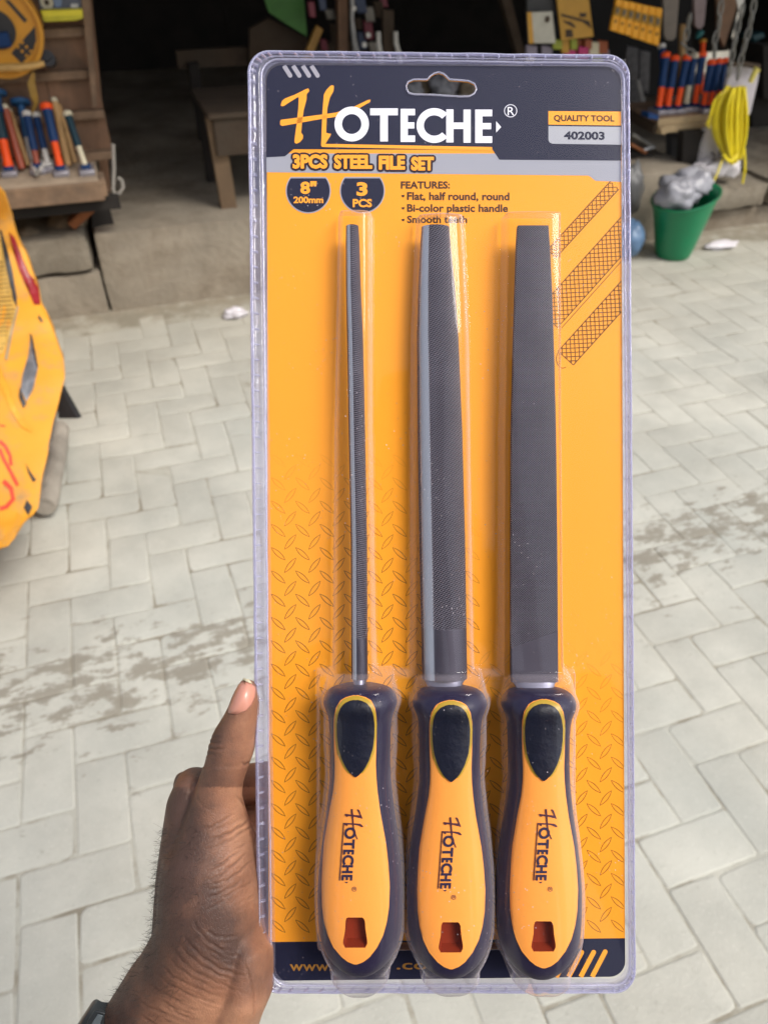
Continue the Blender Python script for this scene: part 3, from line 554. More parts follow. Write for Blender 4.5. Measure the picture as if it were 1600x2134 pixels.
chain([(1437, 30), (1430, 70), (1425, 95), (1436, 108), (1446, 114)], .2, 'thin chain curling down onto the cream hammer')
# white panel, rod, coil
vthing('white_sack', 'flat white sack hanging behind the yellow cord', 'sack', ((1520, 136), (1582, 142), (1578, 170), (1562, 238), (1530, 260), (1508, 200)), .12, .015, mat('lilac_white_sheet', (0.5, 0.47, 0.5), .7, var=.06, bump=.3, bscale=20))
m = MB(); m.tube([PV(1516, 133, .09), PV(1550, 134, .09), PV(1580, 139, .09)], .011, 8); smesh(m, 'hanging_rod', woodd, 'horizontal rod carrying the white sack', 'rod', tuple(PV(1550, 136, .09)))
m = MB(); m.tube([PV(1577, 143, .05), PV(1572, 150, .05), PV(1562, 172, .05)], [.018, .014, .012], 12); smesh(m, 'yellow_tube', mat('pale_yellow_plastic', (.6, .52, .12), .45), 'pale yellow tube leaning at the top of the cord coil', 'tube', tuple(PV(1562, 174, .05)))
cy = mat('yellow_cord', (0.72, 0.58, 0.015), 0.4, var=.1)
co = sthing('cord_coil', 'thick hank of bright yellow cord hanging by the white sack', 'cord', tuple(PV(1522, 350, -.02)))
rnd = random.Random(21)
def cord(pts, r=.0055, name='cord_loop'):
    # Catmull-Rom through points
    P_ = [Vector(q) for q in pts]; out = []
    for i in range(len(P_) - 1):
        p0, p1_, p2_, p3 = P_[max(i - 1, 0)], P_[i], P_[i + 1], P_[min(i + 2, len(P_) - 1)]
        for s in range(6):
            t = s / 6; out.append(0.5 * ((2 * p1_) + (p2_ - p0) * t + (2 * p0 - 5 * p1_ + 4 * p2_ - p3) * t * t + (3 * p1_ - p0 - 3 * p2_ + p3) * t ** 3))
    out.append(P_[-1]); MB().tube(out, r, 7).build(name, cy, co)
for k in range(34):
    s = k / 33; xl = 1489 + 67 * s + rnd.uniform(-2, 2); xt = 1514 + 36 * s + rnd.uniform(-2, 2); vv = rnd.uniform(-.04, .06); yb_ = 338 - 22 * abs(s - .5) + rnd.uniform(-4, 6); xb = 1512 + 30 * s
    cord([PV(xt, 182 + rnd.uniform(-3, 4), vv), PV(xl, 225, vv - .01), PV(xl - 1, 280, vv), PV(xb, yb_, vv)], rnd.uniform(.006, .008))
cord([PV(1500, 195, 0), PV(1485, 215, 0), PV(1478, 245, 0), PV(1476, 268, 0)], .004)
cord([PV(1515, 190, 0), PV(1495, 200, 0), PV(1482, 235, 0), PV(1470, 262, 0)], .0035)
cord([PV(1505, 330, -.05), PV(1492, 365, -.08), PV(1478, 395, -.1), PV(1470, 424, -.12)], .0045, 'cord_tail')
cord([PV(1550, 310, -.03), PV(1551, 350, -.03), PV(1546, 382, -.03)], .006, 'cord_tail')
cord([PV(1506, 322, -.06), PV(1520, 336, -.07), PV(1536, 322, -.06)], .007, 'cord_tie')
# plastic bag on slab
def crumple(c, rx, ry, rz, m, name, label, cat, seed, amp=.35, fine=.12, flat=True, squash=None, n=28, nr=18, thing_parent=None):
    rings = []
    for i in range(nr):
        t_ = math.pi * (i + .15) / (nr - .7); ring = []
        for k in range(n):
            a_ = 2 * math.pi * k / n; d = Vector((math.sin(t_) * math.cos(a_), math.sin(t_) * math.sin(a_), math.cos(t_)))
            rr = 1 + amp * noise.noise(d * 1.7 + Vector((seed, 3, 0))) + fine * abs(noise.noise(d * 5 + Vector((seed, 0, 7)))) * 2 + fine * .5 * noise.noise(d * 11 + Vector((0, seed, 0)))
            p_ = Vector((d.x * rx, d.y * ry, d.z * rz)) * rr; p_.z = max(p_.z, -rz * .8) if flat else p_.z; ring.append(Vector(c) + p_)
        rings.append(ring)
    mb = MB().rings(rings)
    if thing_parent is not None: return mb.build(name, m, thing_parent, sharp=80)
    return smesh(mb, name, m, label, cat, (c[0], c[1], c[2] - rz * .8), sharp=80)
film = mat('white_film', (0.62, 0.59, 0.62), 0.35, var=.05, bump=.6, bscale=30)
wb_ = sthing('white_plastic_bag', 'crumpled white carrier bag standing on the slab behind the cord', 'bag', tuple(PV(1480, 370, .08)))
MB().prism([PV(*q, .1) for q in ((1466, 268), (1488, 262), (1500, 290), (1492, 352), (1462, 366), (1448, 340), (1455, 300))], (0, .02, 0)).build('bag_back', film, wb_, bevel=.008)
crumple(PV(1486, 350, .06), .10, .05, .045, film, 'bag_fold', '', '', 3, thing_parent=wb_); crumple(PV(1456, 358, .05), .045, .04, .04, film, 'bag_fold', '', '', 5, thing_parent=wb_); crumple(PV(1524, 352, .04), .04, .03, .045, film, 'bag_fold', '', '', 8, thing_parent=wb_)
MB().tube([PV(x, y, .04) for x, y in ((1482, 318), (1490, 326), (1484, 334), (1498, 336), (1490, 346), (1502, 350))], .004, 6).build('wire_tangle', blk, wb_)
# green bucket with film
gz = PZ(1412, 540, 0)
bk = sthing('green_bucket', 'green plastic tub tilted at its rim, stuffed with clear film, by the step', 'bucket', (gz[0], gz[1], 0))
grn = mat('green_plastic', (0.0, 0.18, 0.07), 0.38, var=.05, bump=.05, spec=.6)
dd = (ray(1412, 540).length); 
rbx = abs(PZ(1448, 540, 0)[0] - PZ(1374, 540, 0)[0]) / 2 * 1.0; rtx = rbx * 1.78
zL = 0.27
cb_ = Vector((gz[0], gz[1] + rbx * .6, 0)); ct = cb_ + Vector((-0.012, 0, zL))
rings = []
for z, e, th_ in [(0, .93, 0), (0.008, 1.0, 0)] + [(f * 1.0, 0, f) for f in (.15, .35, .55, .75, .93, 1.0)]:
    n = 40
    if th_ == 0: rings.append([cb_ + Vector((rbx * e * math.cos(2 * math.pi * k / n), rbx * e * math.sin(2 * math.pi * k / n), z)) for k in range(n)])
    else:
        c_ = cb_.lerp(ct, th_); r_ = rbx + (rtx - rbx) * th_; ring = []
        for k in range(n):
            a_ = 2 * math.pi * k / n; zz = zL * th_ + .035 * th_ ** 3 * math.cos(a_) ; sq = 1 + .10 * th_ * math.cos(a_); ring.append(Vector((c_.x + r_ * sq * math.cos(a_), c_.y + r_ * math.sin(a_), zz)))
        rings.append(ring)
outer = rings[:]; last = rings[-1]; cen = sum(last, Vector()) / len(last)
rings = outer + [[q + (q - cen) * .05 for q in last], [q + (q - cen) * .05 + Vector((0, 0, .008)) for q in last], [q - (q - cen) * .03 + Vector((0, 0, .006)) for q in last]]
for th_ in (.9, .6, .3, .05):
    base_r = outer[2 + min(5, int(th_ * 5.5))]; c_ = cb_.lerp(ct, th_); r_ = (rbx + (rtx - rbx) * th_) * .96
    rings.append([Vector((c_.x + r_ * math.cos(2 * math.pi * k / 40), c_.y + r_ * math.sin(2 * math.pi * k / 40), zL * th_ + .006)) for k in range(40)])
MB().rings(rings).build('tub', grn, bk, sharp=60)
clr = mat('clear_film', (0.27, 0.27, 0.30), 0.34, var=.25, scale=14, bump=.8, bscale=25)
crumple(ct + Vector((-.05, -.0, .02)), .09, .09, .07, clr, 'plastic_film', 'crumpled lilac clear film in the bucket, left heap', 'film', 11, flat=False); crumple(ct + Vector((.05, .03, .05)), .085, .08, .07, clr, 'plastic_film', 'crumpled clear film in the bucket, taller right heap', 'film', 17, flat=False)
c_ = PZ(1500, 512, .012); crumple(c_ + Vector((0, 0, .004)), .085, .03, .015, film, 'litter', 'flattened white plastic wrapper on the paving right of the bucket', 'litter', 23, amp=.5)
c_ = PZ(490, 652, .015); crumple(c_, .045, .035, .02, film, 'litter', 'small crumpled white wrapper on the paving left of the pack', 'litter', 29, amp=.5)
crumple(PZ(1312, 500, .09), .06, .06, .085, mat('pale_blue_film', (.09, .16, .27), .35, bump=.2, bscale=10), 'blue_bag', 'pale blue bag half hidden behind the right edge of the pack', 'bag', 31, amp=.15)
crumple(PV(1312, 400, .02), .06, .05, .12, mat('smoky_film', (.10, .10, .10), .4, bump=.5, bscale=14), 'clear_bag', 'dim clear plastic bag leaning on the step edge behind the pack', 'bag', 37, amp=.2)
tb = sthing('tool_bin', 'dark tray with copper coloured tools under the right table', 'bin', tuple(PV(1335, 330, .3)))
MB().prism([PV(*q, .25) for q in ((1280, 318), (1350, 318), (1372, 330), (1366, 345), (1280, 345))], (0, .12, 0)).build('bin_body', darkw, tb)
for xa, ya, xb, yb2, mm in ((1316, 280, 1360, 305, chm), (1312, 300, 1345, 318, mat('copper', (.4, .16, .07), .4, .6)), (1340, 312, 1362, 306, cl)): MB().tube([PV(xa, ya, .24), PV(xb, yb2, .24)], .009, 8).build('bin_tool', mm, tb)
vthing('low_shelf', 'dim brown board lying on the platform under the right table', 'board', ((1345, 353), (1398, 355), (1398, 372), (1345, 370)), .5, .1, wood2)
vthing('dark_crate', 'dark crate in the shade behind the cord', 'crate', ((1590, 95), (1640, 100), (1640, 210), (1590, 205)), .8, .3, darkw)

for i, (x, y, r_, m_, lb) in enumerate(((862, 190, .05, clr, 'added grey lump for blurred goods at the left of the hang hole'), (893, 186, .06, rub, 'added olive brown lump for blurred goods in the hang hole, left of centre'), (918, 180, .055, clr, 'added grey lump for blurred goods in the middle of the hang hole'), (946, 188, .06, film, 'added pale lump for the bright blur right of centre in the hang hole'), (974, 190, .05, rub, 'added olive brown lump for blurred goods at the right of the hang hole'))):
    q_ = PV(x, y, 1.0); crumple(Vector((q_[0], 1.0 + .1 * (i % 2), q_[2])), r_, r_, r_ * 1.1, m_, 'filler_lump', lb, 'filler', 50 + i, amp=.5)  # lumps added to give the hang hole its bright blur
sh_ = MB(); q_ = PV(915, 235, .95); sh_.box((q_[0] - .35, .9, PV(915, 206, .95)[2] - .03), (q_[0] + .35, 1.35, PV(915, 206, .95)[2])); smesh(sh_, 'low_bench', woodd, 'low dark bench behind the pack carrying the added lumps', 'bench', (q_[0], 1.1, PH))
# ------------------------------------------------------------------ yellow vehicle corner
bus = sthing('yellow_minibus', 'battered yellow vehicle nose poking in from the left border', 'vehicle', toS((-1.4, 1.6, 0)))
def wrd(px, py, z): r = ray(px, py); t = (z - CAMZ) / r.z; return Vector((0, 0, CAMZ)) + r * t
byel = mat('chipped_yellow_paint', (0.62, 0.27, 0.014), 0.66, var=.08, scale=6, bump=.12, bscale=12, dirt=(.36, .20, .075), dscale=16, damt=.38, spec=.5)
prof = [(0, 1146, .26), (40, 1112, .262), (78, 1062, .27), (85, 1010, .30), (97, 950, .335), (110, 880, .375), (122, 835, .40), (133, 790, .43), (131, 752, .455), (110, 690, .50), (97, 660, .53), (85, 640, .545), (78, 600, .57), (64, 560, .61), (48, 520, .65), (34, 490, .69), (22, 450, .74), (8, 410, .80), (-20, 370, .86)]
# curve the nose: each row runs from the far left, along the front, round the corner and back
rows = []
for i, (px, py, z) in enumerate(prof):
    q = wrd(px, py, z); row = []
    bulge = 0
    for dx, dy in ((-1.3, -.30), (-.9, -.27), (-.6, -.22), (-.42, -.175), (-.3, -.135), (-.2, -.095), (-.12, -.062), (-.07, -.04), (-.035, -.022), (-.012, -.008), (0, 0.004), (-.008, .03), (-.04, .06), (-.12, .11), (-.3, .2), (-.6, .32)):
        jag = 0
        row.append(q + Vector((dx, dy, 0)) + Vector((0, 0, .006 * noise.noise(Vector((dx * 9, z * 9, 0))))))
    rows.append([toS(p_) for p_ in row])
# bottom rows fade under
bm_ = MB(); low = [p_ + Vector((-.03, .03, -.01)) for p_ in rows[0]]
fs = []; n = len(rows[0]); allr = [low] + rows; vs = [p_ for r_ in allr for p_ in r_]
# finer interpolation
def interp_rows(rs, k):
    out = []
    for i in range(len(rs) - 1):
        for s in range(k):
            t = s / k; out.append([a1.lerp(b1, t) for a1, b1 in zip(rs[i], rs[i + 1])])
    out.append(rs[-1]); return out
fine_rows = interp_rows(allr, 3)
for i, r_ in enumerate(fine_rows):
    for k, p_ in enumerate(r_):
        if k < n - 1:
            d = noise.noise(Vector((p_[0] * 14, p_[1] * 14, p_[2] * 22))); p_ += Vector((.004 * d, -.004 * d, .003 * d))
        rel = math.sin(p_[2] * 17 + p_[0] * 6) + .6 * math.sin(p_[2] * 31 - p_[0] * 9 + 1); ed = min(1, max(0, (12.5 - k) / 5)) if k > 9 else 1.0
        if k < 9: p_[1] += .018 * rel * min(1, (9 - k) / 4)
        if i < 8: p_[2] += .022 * noise.noise(Vector((p_[0] * 34, p_[1] * 34, 0)))
bm_.rings(fine_rows, caps=False, closed_ring=False)
nose = bm_.build('nose_panel', byel, bus, sharp=50)
sol = nose.modifiers.new('thick', 'SOLIDIFY'); sol.thickness = .006; sol.offset = -1
def on_nose(pts_px, lift=.004):                 # drape points of the photo on the nose surface
    from mathutils.bvhtree import BVHTree
    global _bvh
    if '_bvh' not in globals(): _bvh = BVHTree.FromPolygons([toW(Vector(v_)) for v_ in bm_.v], bm_.f)
    out = []
    for x, y in pts_px:
        r_ = ray(x, y).normalized(); h = _bvh.ray_cast(Vector((0, 0, CAMZ)), r_)
        p_ = h[0] if h[0] is not None else wrd(x, y, .5)
        out.append(toS(p_ - r_ * lift))
    return out
def drape(name, pts, m, lift=.004, back=.008, sub=4):
    # densify the outline, fan with centre, push slightly proud
    n_ = len(pts); P2 = []
    for i in range(n_):
        a1, b1 = pts[i], pts[(i + 1) % n_]
        for s in range(sub): P2.append((a1[0] + (b1[0] - a1[0]) * s / sub, a1[1] + (b1[1] - a1[1]) * s / sub))
    cx, cy = sum(q[0] for q in P2) / len(P2), sum(q[1] for q in P2) / len(P2)
    mids = [((q[0] + cx) / 2, (q[1] + cy) / 2) for q in P2]
    o3 = on_nose(P2, lift); m3 = on_nose(mids, lift * 1.1); c3 = on_nose([(cx, cy)], lift * 1.15); bk3 = on_nose(P2, -.004)
    k = len(P2); vs = bk3 + o3 + m3 + c3; fs = []
    for i in range(k):
        j = (i + 1) % k; fs += [(i, j, k + j, k + i), (k + i, k + j, 2 * k + j, 2 * k + i), (2 * k + i, 2 * k + j, 3 * k)]
    mb = MB(); mb.add(vs, fs); return mb.build(name, m, bus, sharp=50)
redm = mat('red_reflector', (0.24, 0.006, 0.010), .3, var=.15, scale=40); drape('reflector', [(20, 484), (32, 496), (48, 540), (66, 580), (80, 588), (85, 634), (72, 634), (58, 600), (40, 560), (28, 520)], redm)
drape('vent_slot', [(0, 478), (4, 480), (16, 520), (26, 560), (36, 620), (36, 640), (28, 625), (14, 560)], blk, .003)
drape('headlamp', [(64, 700), (74, 738), (80, 766), (70, 810), (56, 836), (44, 812), (48, 780), (60, 740)], mat('dull_chrome', (.32, .32, .33), .3, .8, var=.4, scale=30), .003)
drape('lamp_edge', [(63, 694), (68, 700), (80, 764), (78, 768), (68, 730)], blk, .005)
drape('lamp_edge', [(42, 806), (50, 830), (56, 840), (50, 850), (40, 826)], blk, .005)
drape('dent', [(55, 966), (62, 980), (76, 1000), (70, 1004), (60, 985)], blk, .003)
drape('hole', [(57, 1042), (68, 1056), (60, 1074), (50, 1058)], blk, .003)
drape('chip_mark', [(82, 656), (90, 668), (88, 672), (80, 662)], blk, .003)
drape('crease', [(0, 760), (14, 800), (32, 850), (52, 882), (68, 896), (64, 900), (44, 888), (24, 856), (0, 800)], mat('amber_crease', (.62, .27, .01), .45), .003)  # plain amber strip laid along the crease
drape('crease', [(36, 636), (40, 640), (28, 690), (16, 752), (10, 746), (22, 690)], mat('brown_crease', (.3, .22, .12), .7), .003)  # thin brown strip laid along the crease
gm = mat('ochre_grille', (0.45, 0.27, 0.05), .7)
drape('grille_panel', [(-6, 486), (0, 484), (12, 540), (28, 620), (34, 645), (20, 700), (8, 735), (-6, 745)], gm, .002)
gl = MB()
for k in range(26):
    y = 500 + k * 9; xr = 12 + (y - 540) * .19 if y < 640 else 34 - (y - 645) * .28
    a1, b1 = on_nose([(-4, y + 2), (max(2, xr - 3), y)], .007); gl.tube([a1, b1], .0012, 5)
gl.build('grille_mesh', mat('brown_mesh', (.2, .12, .03), .7), bus)
redp = mat('red_spray_paint', (.65, .05, .02), .5)
def stroke(pts, wd, name='painted_mark'):
    a1 = []; b1 = []
    for i, q in enumerate(pts):
        p0, p1_ = pts[max(0, i - 1)], pts[min(len(pts) - 1, i + 1)]; dx, dy = p1_[0] - p0[0], p1_[1] - p0[1]; l = math.hypot(dx, dy) or 1
        a1.append((q[0] - dy / l * wd / 2, q[1] + dx / l * wd / 2)); b1.append((q[0] + dy / l * wd / 2, q[1] - dx / l * wd / 2))
    A, B = on_nose(a1, .002), on_nose(b1, .002); k = len(pts); mb = MB(); mb.add(A + B, [(i, i + 1, k + i + 1, k + i) for i in range(k - 1)]); return mb.build(name, redp, bus)
stroke([(0, 918), (12, 930), (22, 950), (24, 970)], 7); stroke([(0, 935), (10, 960), (24, 985), (38, 1012)], 7); stroke([(8, 1002), (24, 1018), (28, 1040), (14, 1056), (0, 1060)], 9); stroke([(0, 886), (12, 888)], 3)
f1 = toS(wrd(122, 820, .33)); 
fin = MB(); fin.prism([toS(wrd(*q)) for q in ((118, 800, .36), (126, 808, .36), (162, 872, .30), (122, 872, .30))], (0.01, .02, -.01)); fin.build('mudguard', blk, bus)
mb = MB(); mb.prism([toS(wrd(*q)) for q in ((100, 800, .33), (128, 820, .33), (112, 905, .28), (70, 1010, .24), (60, 1000, .24))], (-.02, .03, -.05)); mb.build('underside', mat('grey_underbody', (.16, .155, .15), .8), bus)
lg = MB(); lg.tube([toS(wrd(126, 892, .05)), toS(wrd(118, 940, .05)), toS(wrd(106, 1000, .05)), toS(wrd(98, 1040, .05)), toS(wrd(94, 1056, .05))], [.028, .032, .033, .034, .030], 14); smesh(lg, 'log', mat('grey_log', (.28, .25, .21), .9, var=.25, scale=14, bump=.5), 'grey wooden log chocked beneath the yellow vehicle', 'log', toS(wrd(110, 980, 0)))
wl = MB(); cw = toS((-1.35, 1.75, .2)); wl.tube([cw, cw + Vector((.14, 0, 0))], .2, 28); wl.build('wheel', blk, bus)
MB().prism([toS((-2.6, 1.3, .3)), toS((-1.25, 1.55, .3)), toS((-1.15, 1.9, .3)), toS((-2.6, 3.4, .3))], (0, 0, .55)).build('cab_body', byel, bus)
# ------------------------------------------------------------------ the held pack (local frame: x right, y up, z towards the viewer)
PKM = camo.rotation_euler.to_matrix()
PORG = Vector((0, 0, CAMZ)) + PKM @ Vector((0, 0, -DPK))
def L(px, py, h=0.0):                             # photo point on the sheet h metres in front of the card
    k = (DPK - h) / FPX; return Vector(((px - CX) * k, (CY - py) * k, h))
def lthing(name, label, cat, base, group=None):
    o = bpy.data.objects.new(name, None); COL.objects.link(o); o.empty_display_size = .02
    b = Vector(base); o.location = PORG + PKM @ b; o.rotation_euler = camo.rotation_euler; BASE[o.name] = tuple(b)
    return tag(o, label, cat, group)
pack = lthing('blister_pack', 'yellow and navy carded clear blister pack held upright by the hand', 'packaging', L(930, 2050))
def pm(name, col, rough=.45, spec=.12): return mat(name, col, .6, var=.015, bump=.0, scale=30, spec=spec)
card_y = mat('printed_card_yellow', (0.84, 0.325, 0.022), .6, var=.03, scale=6, bump=0, spec=.12)
navy = pm('print_navy', (0.010, 0.012, 0.034)); grey = pm('print_grey', (0.30, 0.31, 0.36)); oran = pm('print_orange', (0.88, 0.35, 0.03)); whit = pm('print_white', (0.78, 0.78, 0.88)); brown = pm('print_brown', (0.14, 0.055, 0.004)); lgrey = pm('print_pale_grey', (.32, .31, .36))
def rrect(x0, y0, x1, y1, r, n=8, skew=None):
    pts = []
    for cx, cy, a0 in ((x1 - r, y0 + r, -90), (x1 - r, y1 - r, 0), (x0 + r, y1 - r, 90), (x0 + r, y0 + r, 180)):
        for k in range(n + 1): a = R(a0 + 90 * k / n); pts.append((cx + r * math.cos(a), cy + r * math.sin(a)))
    return pts
def warp_card(pts):                               # bottom edge runs slightly uphill to the right, sides lean a touch
    out = []
    for x, y in pts:
        t = (y - 134) / (2043 - 134); s = (x - 556) / 740
        out.append((x + 4 * t * 1.0 + 5 * t * s, y + (8 * (1 - t) if False else 0) * s - 9 * t * s + 3 * (1 - t) * s))
    return out
def flat(mb, pts, z):
    vs = [L(x, y, 0) + Vector((0, 0, z)) for x, y in pts]; mb.add(vs, [tuple(range(len(pts)))[::-1]]); return mb
def tri(mb, pts, z): flat(mb, pts, z)
KZ = 0.00007
cardpts = warp_card(rrect(556, 136, 1293, 2044, 32))
cpoly = [L(x, y) for x, y in cardpts]
holec = [(848, 190), (846, 182), (850, 173), (862, 168), (890, 168), (897, 160), (905, 155), (914, 153), (923, 156), (930, 162), (936, 168), (975, 171), (988, 177), (992, 188), (988, 197), (978, 203), (958, 204), (900, 200), (862, 199), (852, 196)]
def card_mesh(z0, z1, outline, hole):
    # ring between outline and hole via bmesh triangle fill
    import bmesh
    bm = bmesh.new()
    def loop(pts):
        vs = [bm.verts.new(L(x, y) + Vector((0, 0, z1))) for x, y in pts]; return [bm.edges.new((vs[i], vs[(i + 1) % len(vs)])) for i in range(len(vs))]
    e = loop(outline) + (loop(hole) if hole else [])
    bmesh.ops.triangle_fill(bm, edges=e, use_beauty=True)
    bm.normal_update()
    for f in bm.faces:
        if f.normal.z < 0: f.normal_flip()
    if z0 is not None:
        g = bmesh.ops.extrude_face_region(bm, geom=bm.faces[:])
        for v_ in [x for x in g['geom'] if isinstance(x, bmesh.types.BMVert)]: v_.co.z = z0
    vs = [tuple(v_.co) for v_ in bm.verts]; bm.verts.index_update(); fs = [tuple(v_.index for v_ in f.verts) for f in bm.faces]; bm.free()
    m = MB(); m.add(vs, fs); return m
card = card_mesh(-0.0005, 0.0, cardpts, holec).build('card', card_y, pack, smooth=False)
def pprint(name, polys, m, layer, hole=None):
    mb = MB()
    for p in polys: mb.v += (q := card_mesh(None, KZ * layer, p, hole)).v and []; o_ = len(mb.v); mb.add(q.v, q.f)
    return mb.build(name, m, card, smooth=False)
def clip_round(pts): return pts
cl_ = [p for p in cardpts if p[1] < 360]
# header shapes
def top_left(n=8): return [(p[0], p[1]) for p in cardpts if p[1] < 200 and p[0] < 700]
def top_right(): return [(p[0], p[1]) for p in cardpts if p[1] < 200 and p[0] > 1200]
tl, trr = top_left(), top_right(); br_ = [p for p in cardpts if p[1] > 1990 and p[0] > 1200]; bl_ = [p for p in cardpts if p[1] > 1990 and p[0] < 700]
tr_first = trr; 
pprint('grey_band', [[(555.3, 320), (1292.7, 320), (1293.8, 379), (1240, 377), (1226, 366), (555.5, 359)]], grey, 1)
pprint('navy_header', [tr_first + [(1293, 335), (1040, 333), (1026, 312), (612, 311), (594, 326), (555.5, 328)] + tl], navy, 2, holec)
pprint('navy_footer', [[(560, 1963), (1301.5, 1955)] + br_ + bl_], navy, 1)
def capsule(x0, y0, x1, y1, wd, cap0=True, cap1=True, n=8):
    a = math.atan2(y1 - y0, x1 - x0); r = wd / 2; pts = []
    if cap1: pts += [(x1 + r * math.cos(a - math.pi / 2 + math.pi * k / n), y1 + r * math.sin(a - math.pi / 2 + math.pi * k / n)) for k in range(n + 1)]
    else: pts += [(x1 + r * math.sin(a), y1 - r * math.cos(a)), (x1 - r * math.sin(a), y1 + r * math.cos(a))]
    if cap0: pts += [(x0 + r * math.cos(a + math.pi / 2 + math.pi * k / n), y0 + r * math.sin(a + math.pi / 2 + math.pi * k / n)) for k in range(n + 1)]
    else: pts += [(x0 - r * math.sin(a), y0 + r * math.cos(a)), (x0 + r * math.sin(a), y0 - r * math.cos(a))]
    return pts
mb = MB()
for x in (592, 611, 631, 649): flat(mb, capsule(x + 0, 137.5, x + 13, 158, 9, cap0=False), KZ * 3)
mb.build('corner_stripes', lgrey, card, smooth=False)
mb = MB()
for x, y in ((1212, 1984), (1237, 1984), (1261, 1983)):
    flat(mb, capsule(x - 1, y, x - 28, 2035, 10, cap1=False), KZ * 3)
flat(mb, capsule(1187, 1984, 1158, 2036, 10, cap1=False), KZ * 3); flat(mb, capsule(1162, 1984, 1132, 2036, 10, cap1=False), KZ * 3); flat(mb, capsule(1137, 1984, 1107, 2037, 10, cap1=False), KZ * 3)
mb.build('corner_stripes', oran, card, smooth=False)
# the maker's mark: brush H in front of wide capitals
def Zp(pts): return [(510 + x / 6.668, 100 + y / 6.668) for x, y in pts]
def Z1(x, y): return (500 + x / 1.928, 90 + y / 1.928)
h1 = Zp([(500, 800), (520, 740), (560, 705), (700, 650), (850, 575), (885, 565), (900, 600), (862, 645), (860, 720), (820, 870), (800, 1020), (785, 1180), (812, 1215), (810, 1260), (770, 1310), (720, 1333), (695, 1320), (692, 1290), (720, 1080), (745, 850), (752, 690), (735, 688), (620, 760), (545, 810), (515, 812)])
h2 = [(584, 253), (586, 250), (672, 239), (700, 235), (735, 224), (766, 209), (772, 208), (771, 213), (738, 232), (700, 244), (672, 248), (588, 263), (584, 260)]
h3 = Zp([(1190, 530), (1215, 520), (1240, 530), (1235, 600), (1185, 690), (1150, 830), (1140, 960), (1132, 1180), (1160, 1190), (1200, 1195), (1190, 1225), (1120, 1335)]) + [Z1(1012, 418), Z1(1012, 432)] + Zp([(1075, 1378), (1062, 1360), (1080, 900), (1100, 650), (1140, 580)])
def arc(cx, cy, rx, ry, wx, a0, a1, n=28):
    o = [(cx + rx * math.cos(R(a0 + (a1 - a0) * k / n)), cy + ry * math.sin(R(a0 + (a1 - a0) * k / n))) for k in range(n + 1)]
    i = [(cx + (rx - wx) * math.cos(R(a0 + (a1 - a0) * k / n)), cy + (ry - wx) * math.sin(R(a0 + (a1 - a0) * k / n))) for k in range(n + 1)]
    return [[o[k], o[k + 1], i[k + 1], i[k]] for k in range(n)]
def rc_(x0, y0, x1, y1): return [(x0, y0), (x1, y0), (x1, y1), (x0, y1)]
cap = []                                          # in the first zoom's units
cap += arc(449, 326, 69, 70, 30, 0, 360, 40)
cap += [rc_(523, 263, 634, 291), rc_(563, 289, 594, 396)]
cap += [rc_(645, 265, 674, 398), rc_(672, 265, 703, 291), rc_(672, 319, 700, 344), rc_(672, 372, 703, 398)]
cap += arc(780, 332, 71, 70, 29, 42, 318, 34)
cap += [rc_(828, 267, 857, 400), rc_(897, 268, 926, 401), rc_(855, 320, 899, 346)]
cap += [rc_(944, 268, 973, 402), rc_(971, 268, 1012, 295), rc_(971, 322, 1008, 347), rc_(971, 375, 1012, 402)]
cap += [[(1028, 315), (1048, 338), (1028, 360)]]
caps_px = [[Z1(x, y) for x, y in p] for p in cap]
def txt(s, offset=0.0, font_shear=0):
    c = bpy.data.curves.new('t', 'FONT'); c.body = s; c.offset = offset; c.resolution_u = 3; c.fill_mode = 'FRONT'; c.space_character = 1.0
    o = bpy.data.objects.new('t', c); COL.objects.link(o); dg = bpy.context.evaluated_depsgraph_get(); dg.update()
    me = bpy.data.meshes.new_from_object(o.evaluated_get(dg)); vs = [tuple(v_.co) for v_ in me.vertices]; fs = [tuple(p.vertices) for p in me.polygons]
    bpy.data.objects.remove(o); bpy.data.meshes.remove(me); return vs, fs
def place_text(mb, s, x0, x1, yb, yt, layer, offset=0.0, pad=0.0, ref=None, fn=None, slope=0.0):
    vs, fs = txt(s, offset)
    rv = txt(ref, offset)[0] if ref else vs
    ax0, ax1 = min(v_[0] for v_ in vs), max(v_[0] for v_ in vs); ay0, ay1 = min(v_[1] for v_ in rv), max(v_[1] for v_ in rv)
    out = []
    for v_ in vs:
        px = (x0 - pad) + (v_[0] - ax0) / (ax1 - ax0) * (x1 - x0 + 2 * pad); py = (yb + pad) - (v_[1] - ay0) / (ay1 - ay0) * (yb - yt + 2 * pad) + (px - x0) * slope
        out.append(fn(px, py) if fn else L(px, py, 0) + Vector((0, 0, KZ * layer)))
    mb.add(out, fs); return mb
mb = MB()
for p in (h2, h1, h3): mb.add((q := card_mesh(None, KZ * 3, p, None)).v, q.f)
mb.build('brush_letter', oran, card, smooth=False)
mb = MB()
for p in caps_px: flat(mb, p, KZ * 4)
for p in arc(1086, 273, 26, 26, 2.6, 0, 360, 30): flat(mb, [Z1(*q) for q in p], KZ * 4)
place_text(mb, 'R', 1057, 1071, 241, 223.5, 4)
mb.build('brand_lettering', whit, card, smooth=False)
mb = MB(); flat(mb, [(1142, 232), (1293, 233), (1293, 262), (1142, 260)], KZ * 3); mb.build('quality_box', oran, card, smooth=False)
mb = MB(); flat(mb, [(1142, 263), (1293, 265), (1293.2, 302), (1150, 300), (1144, 297), (1142, 292)], KZ * 3); mb.build('number_box', pm('print_mid_grey', (.36, .37, .41)), card, smooth=False)
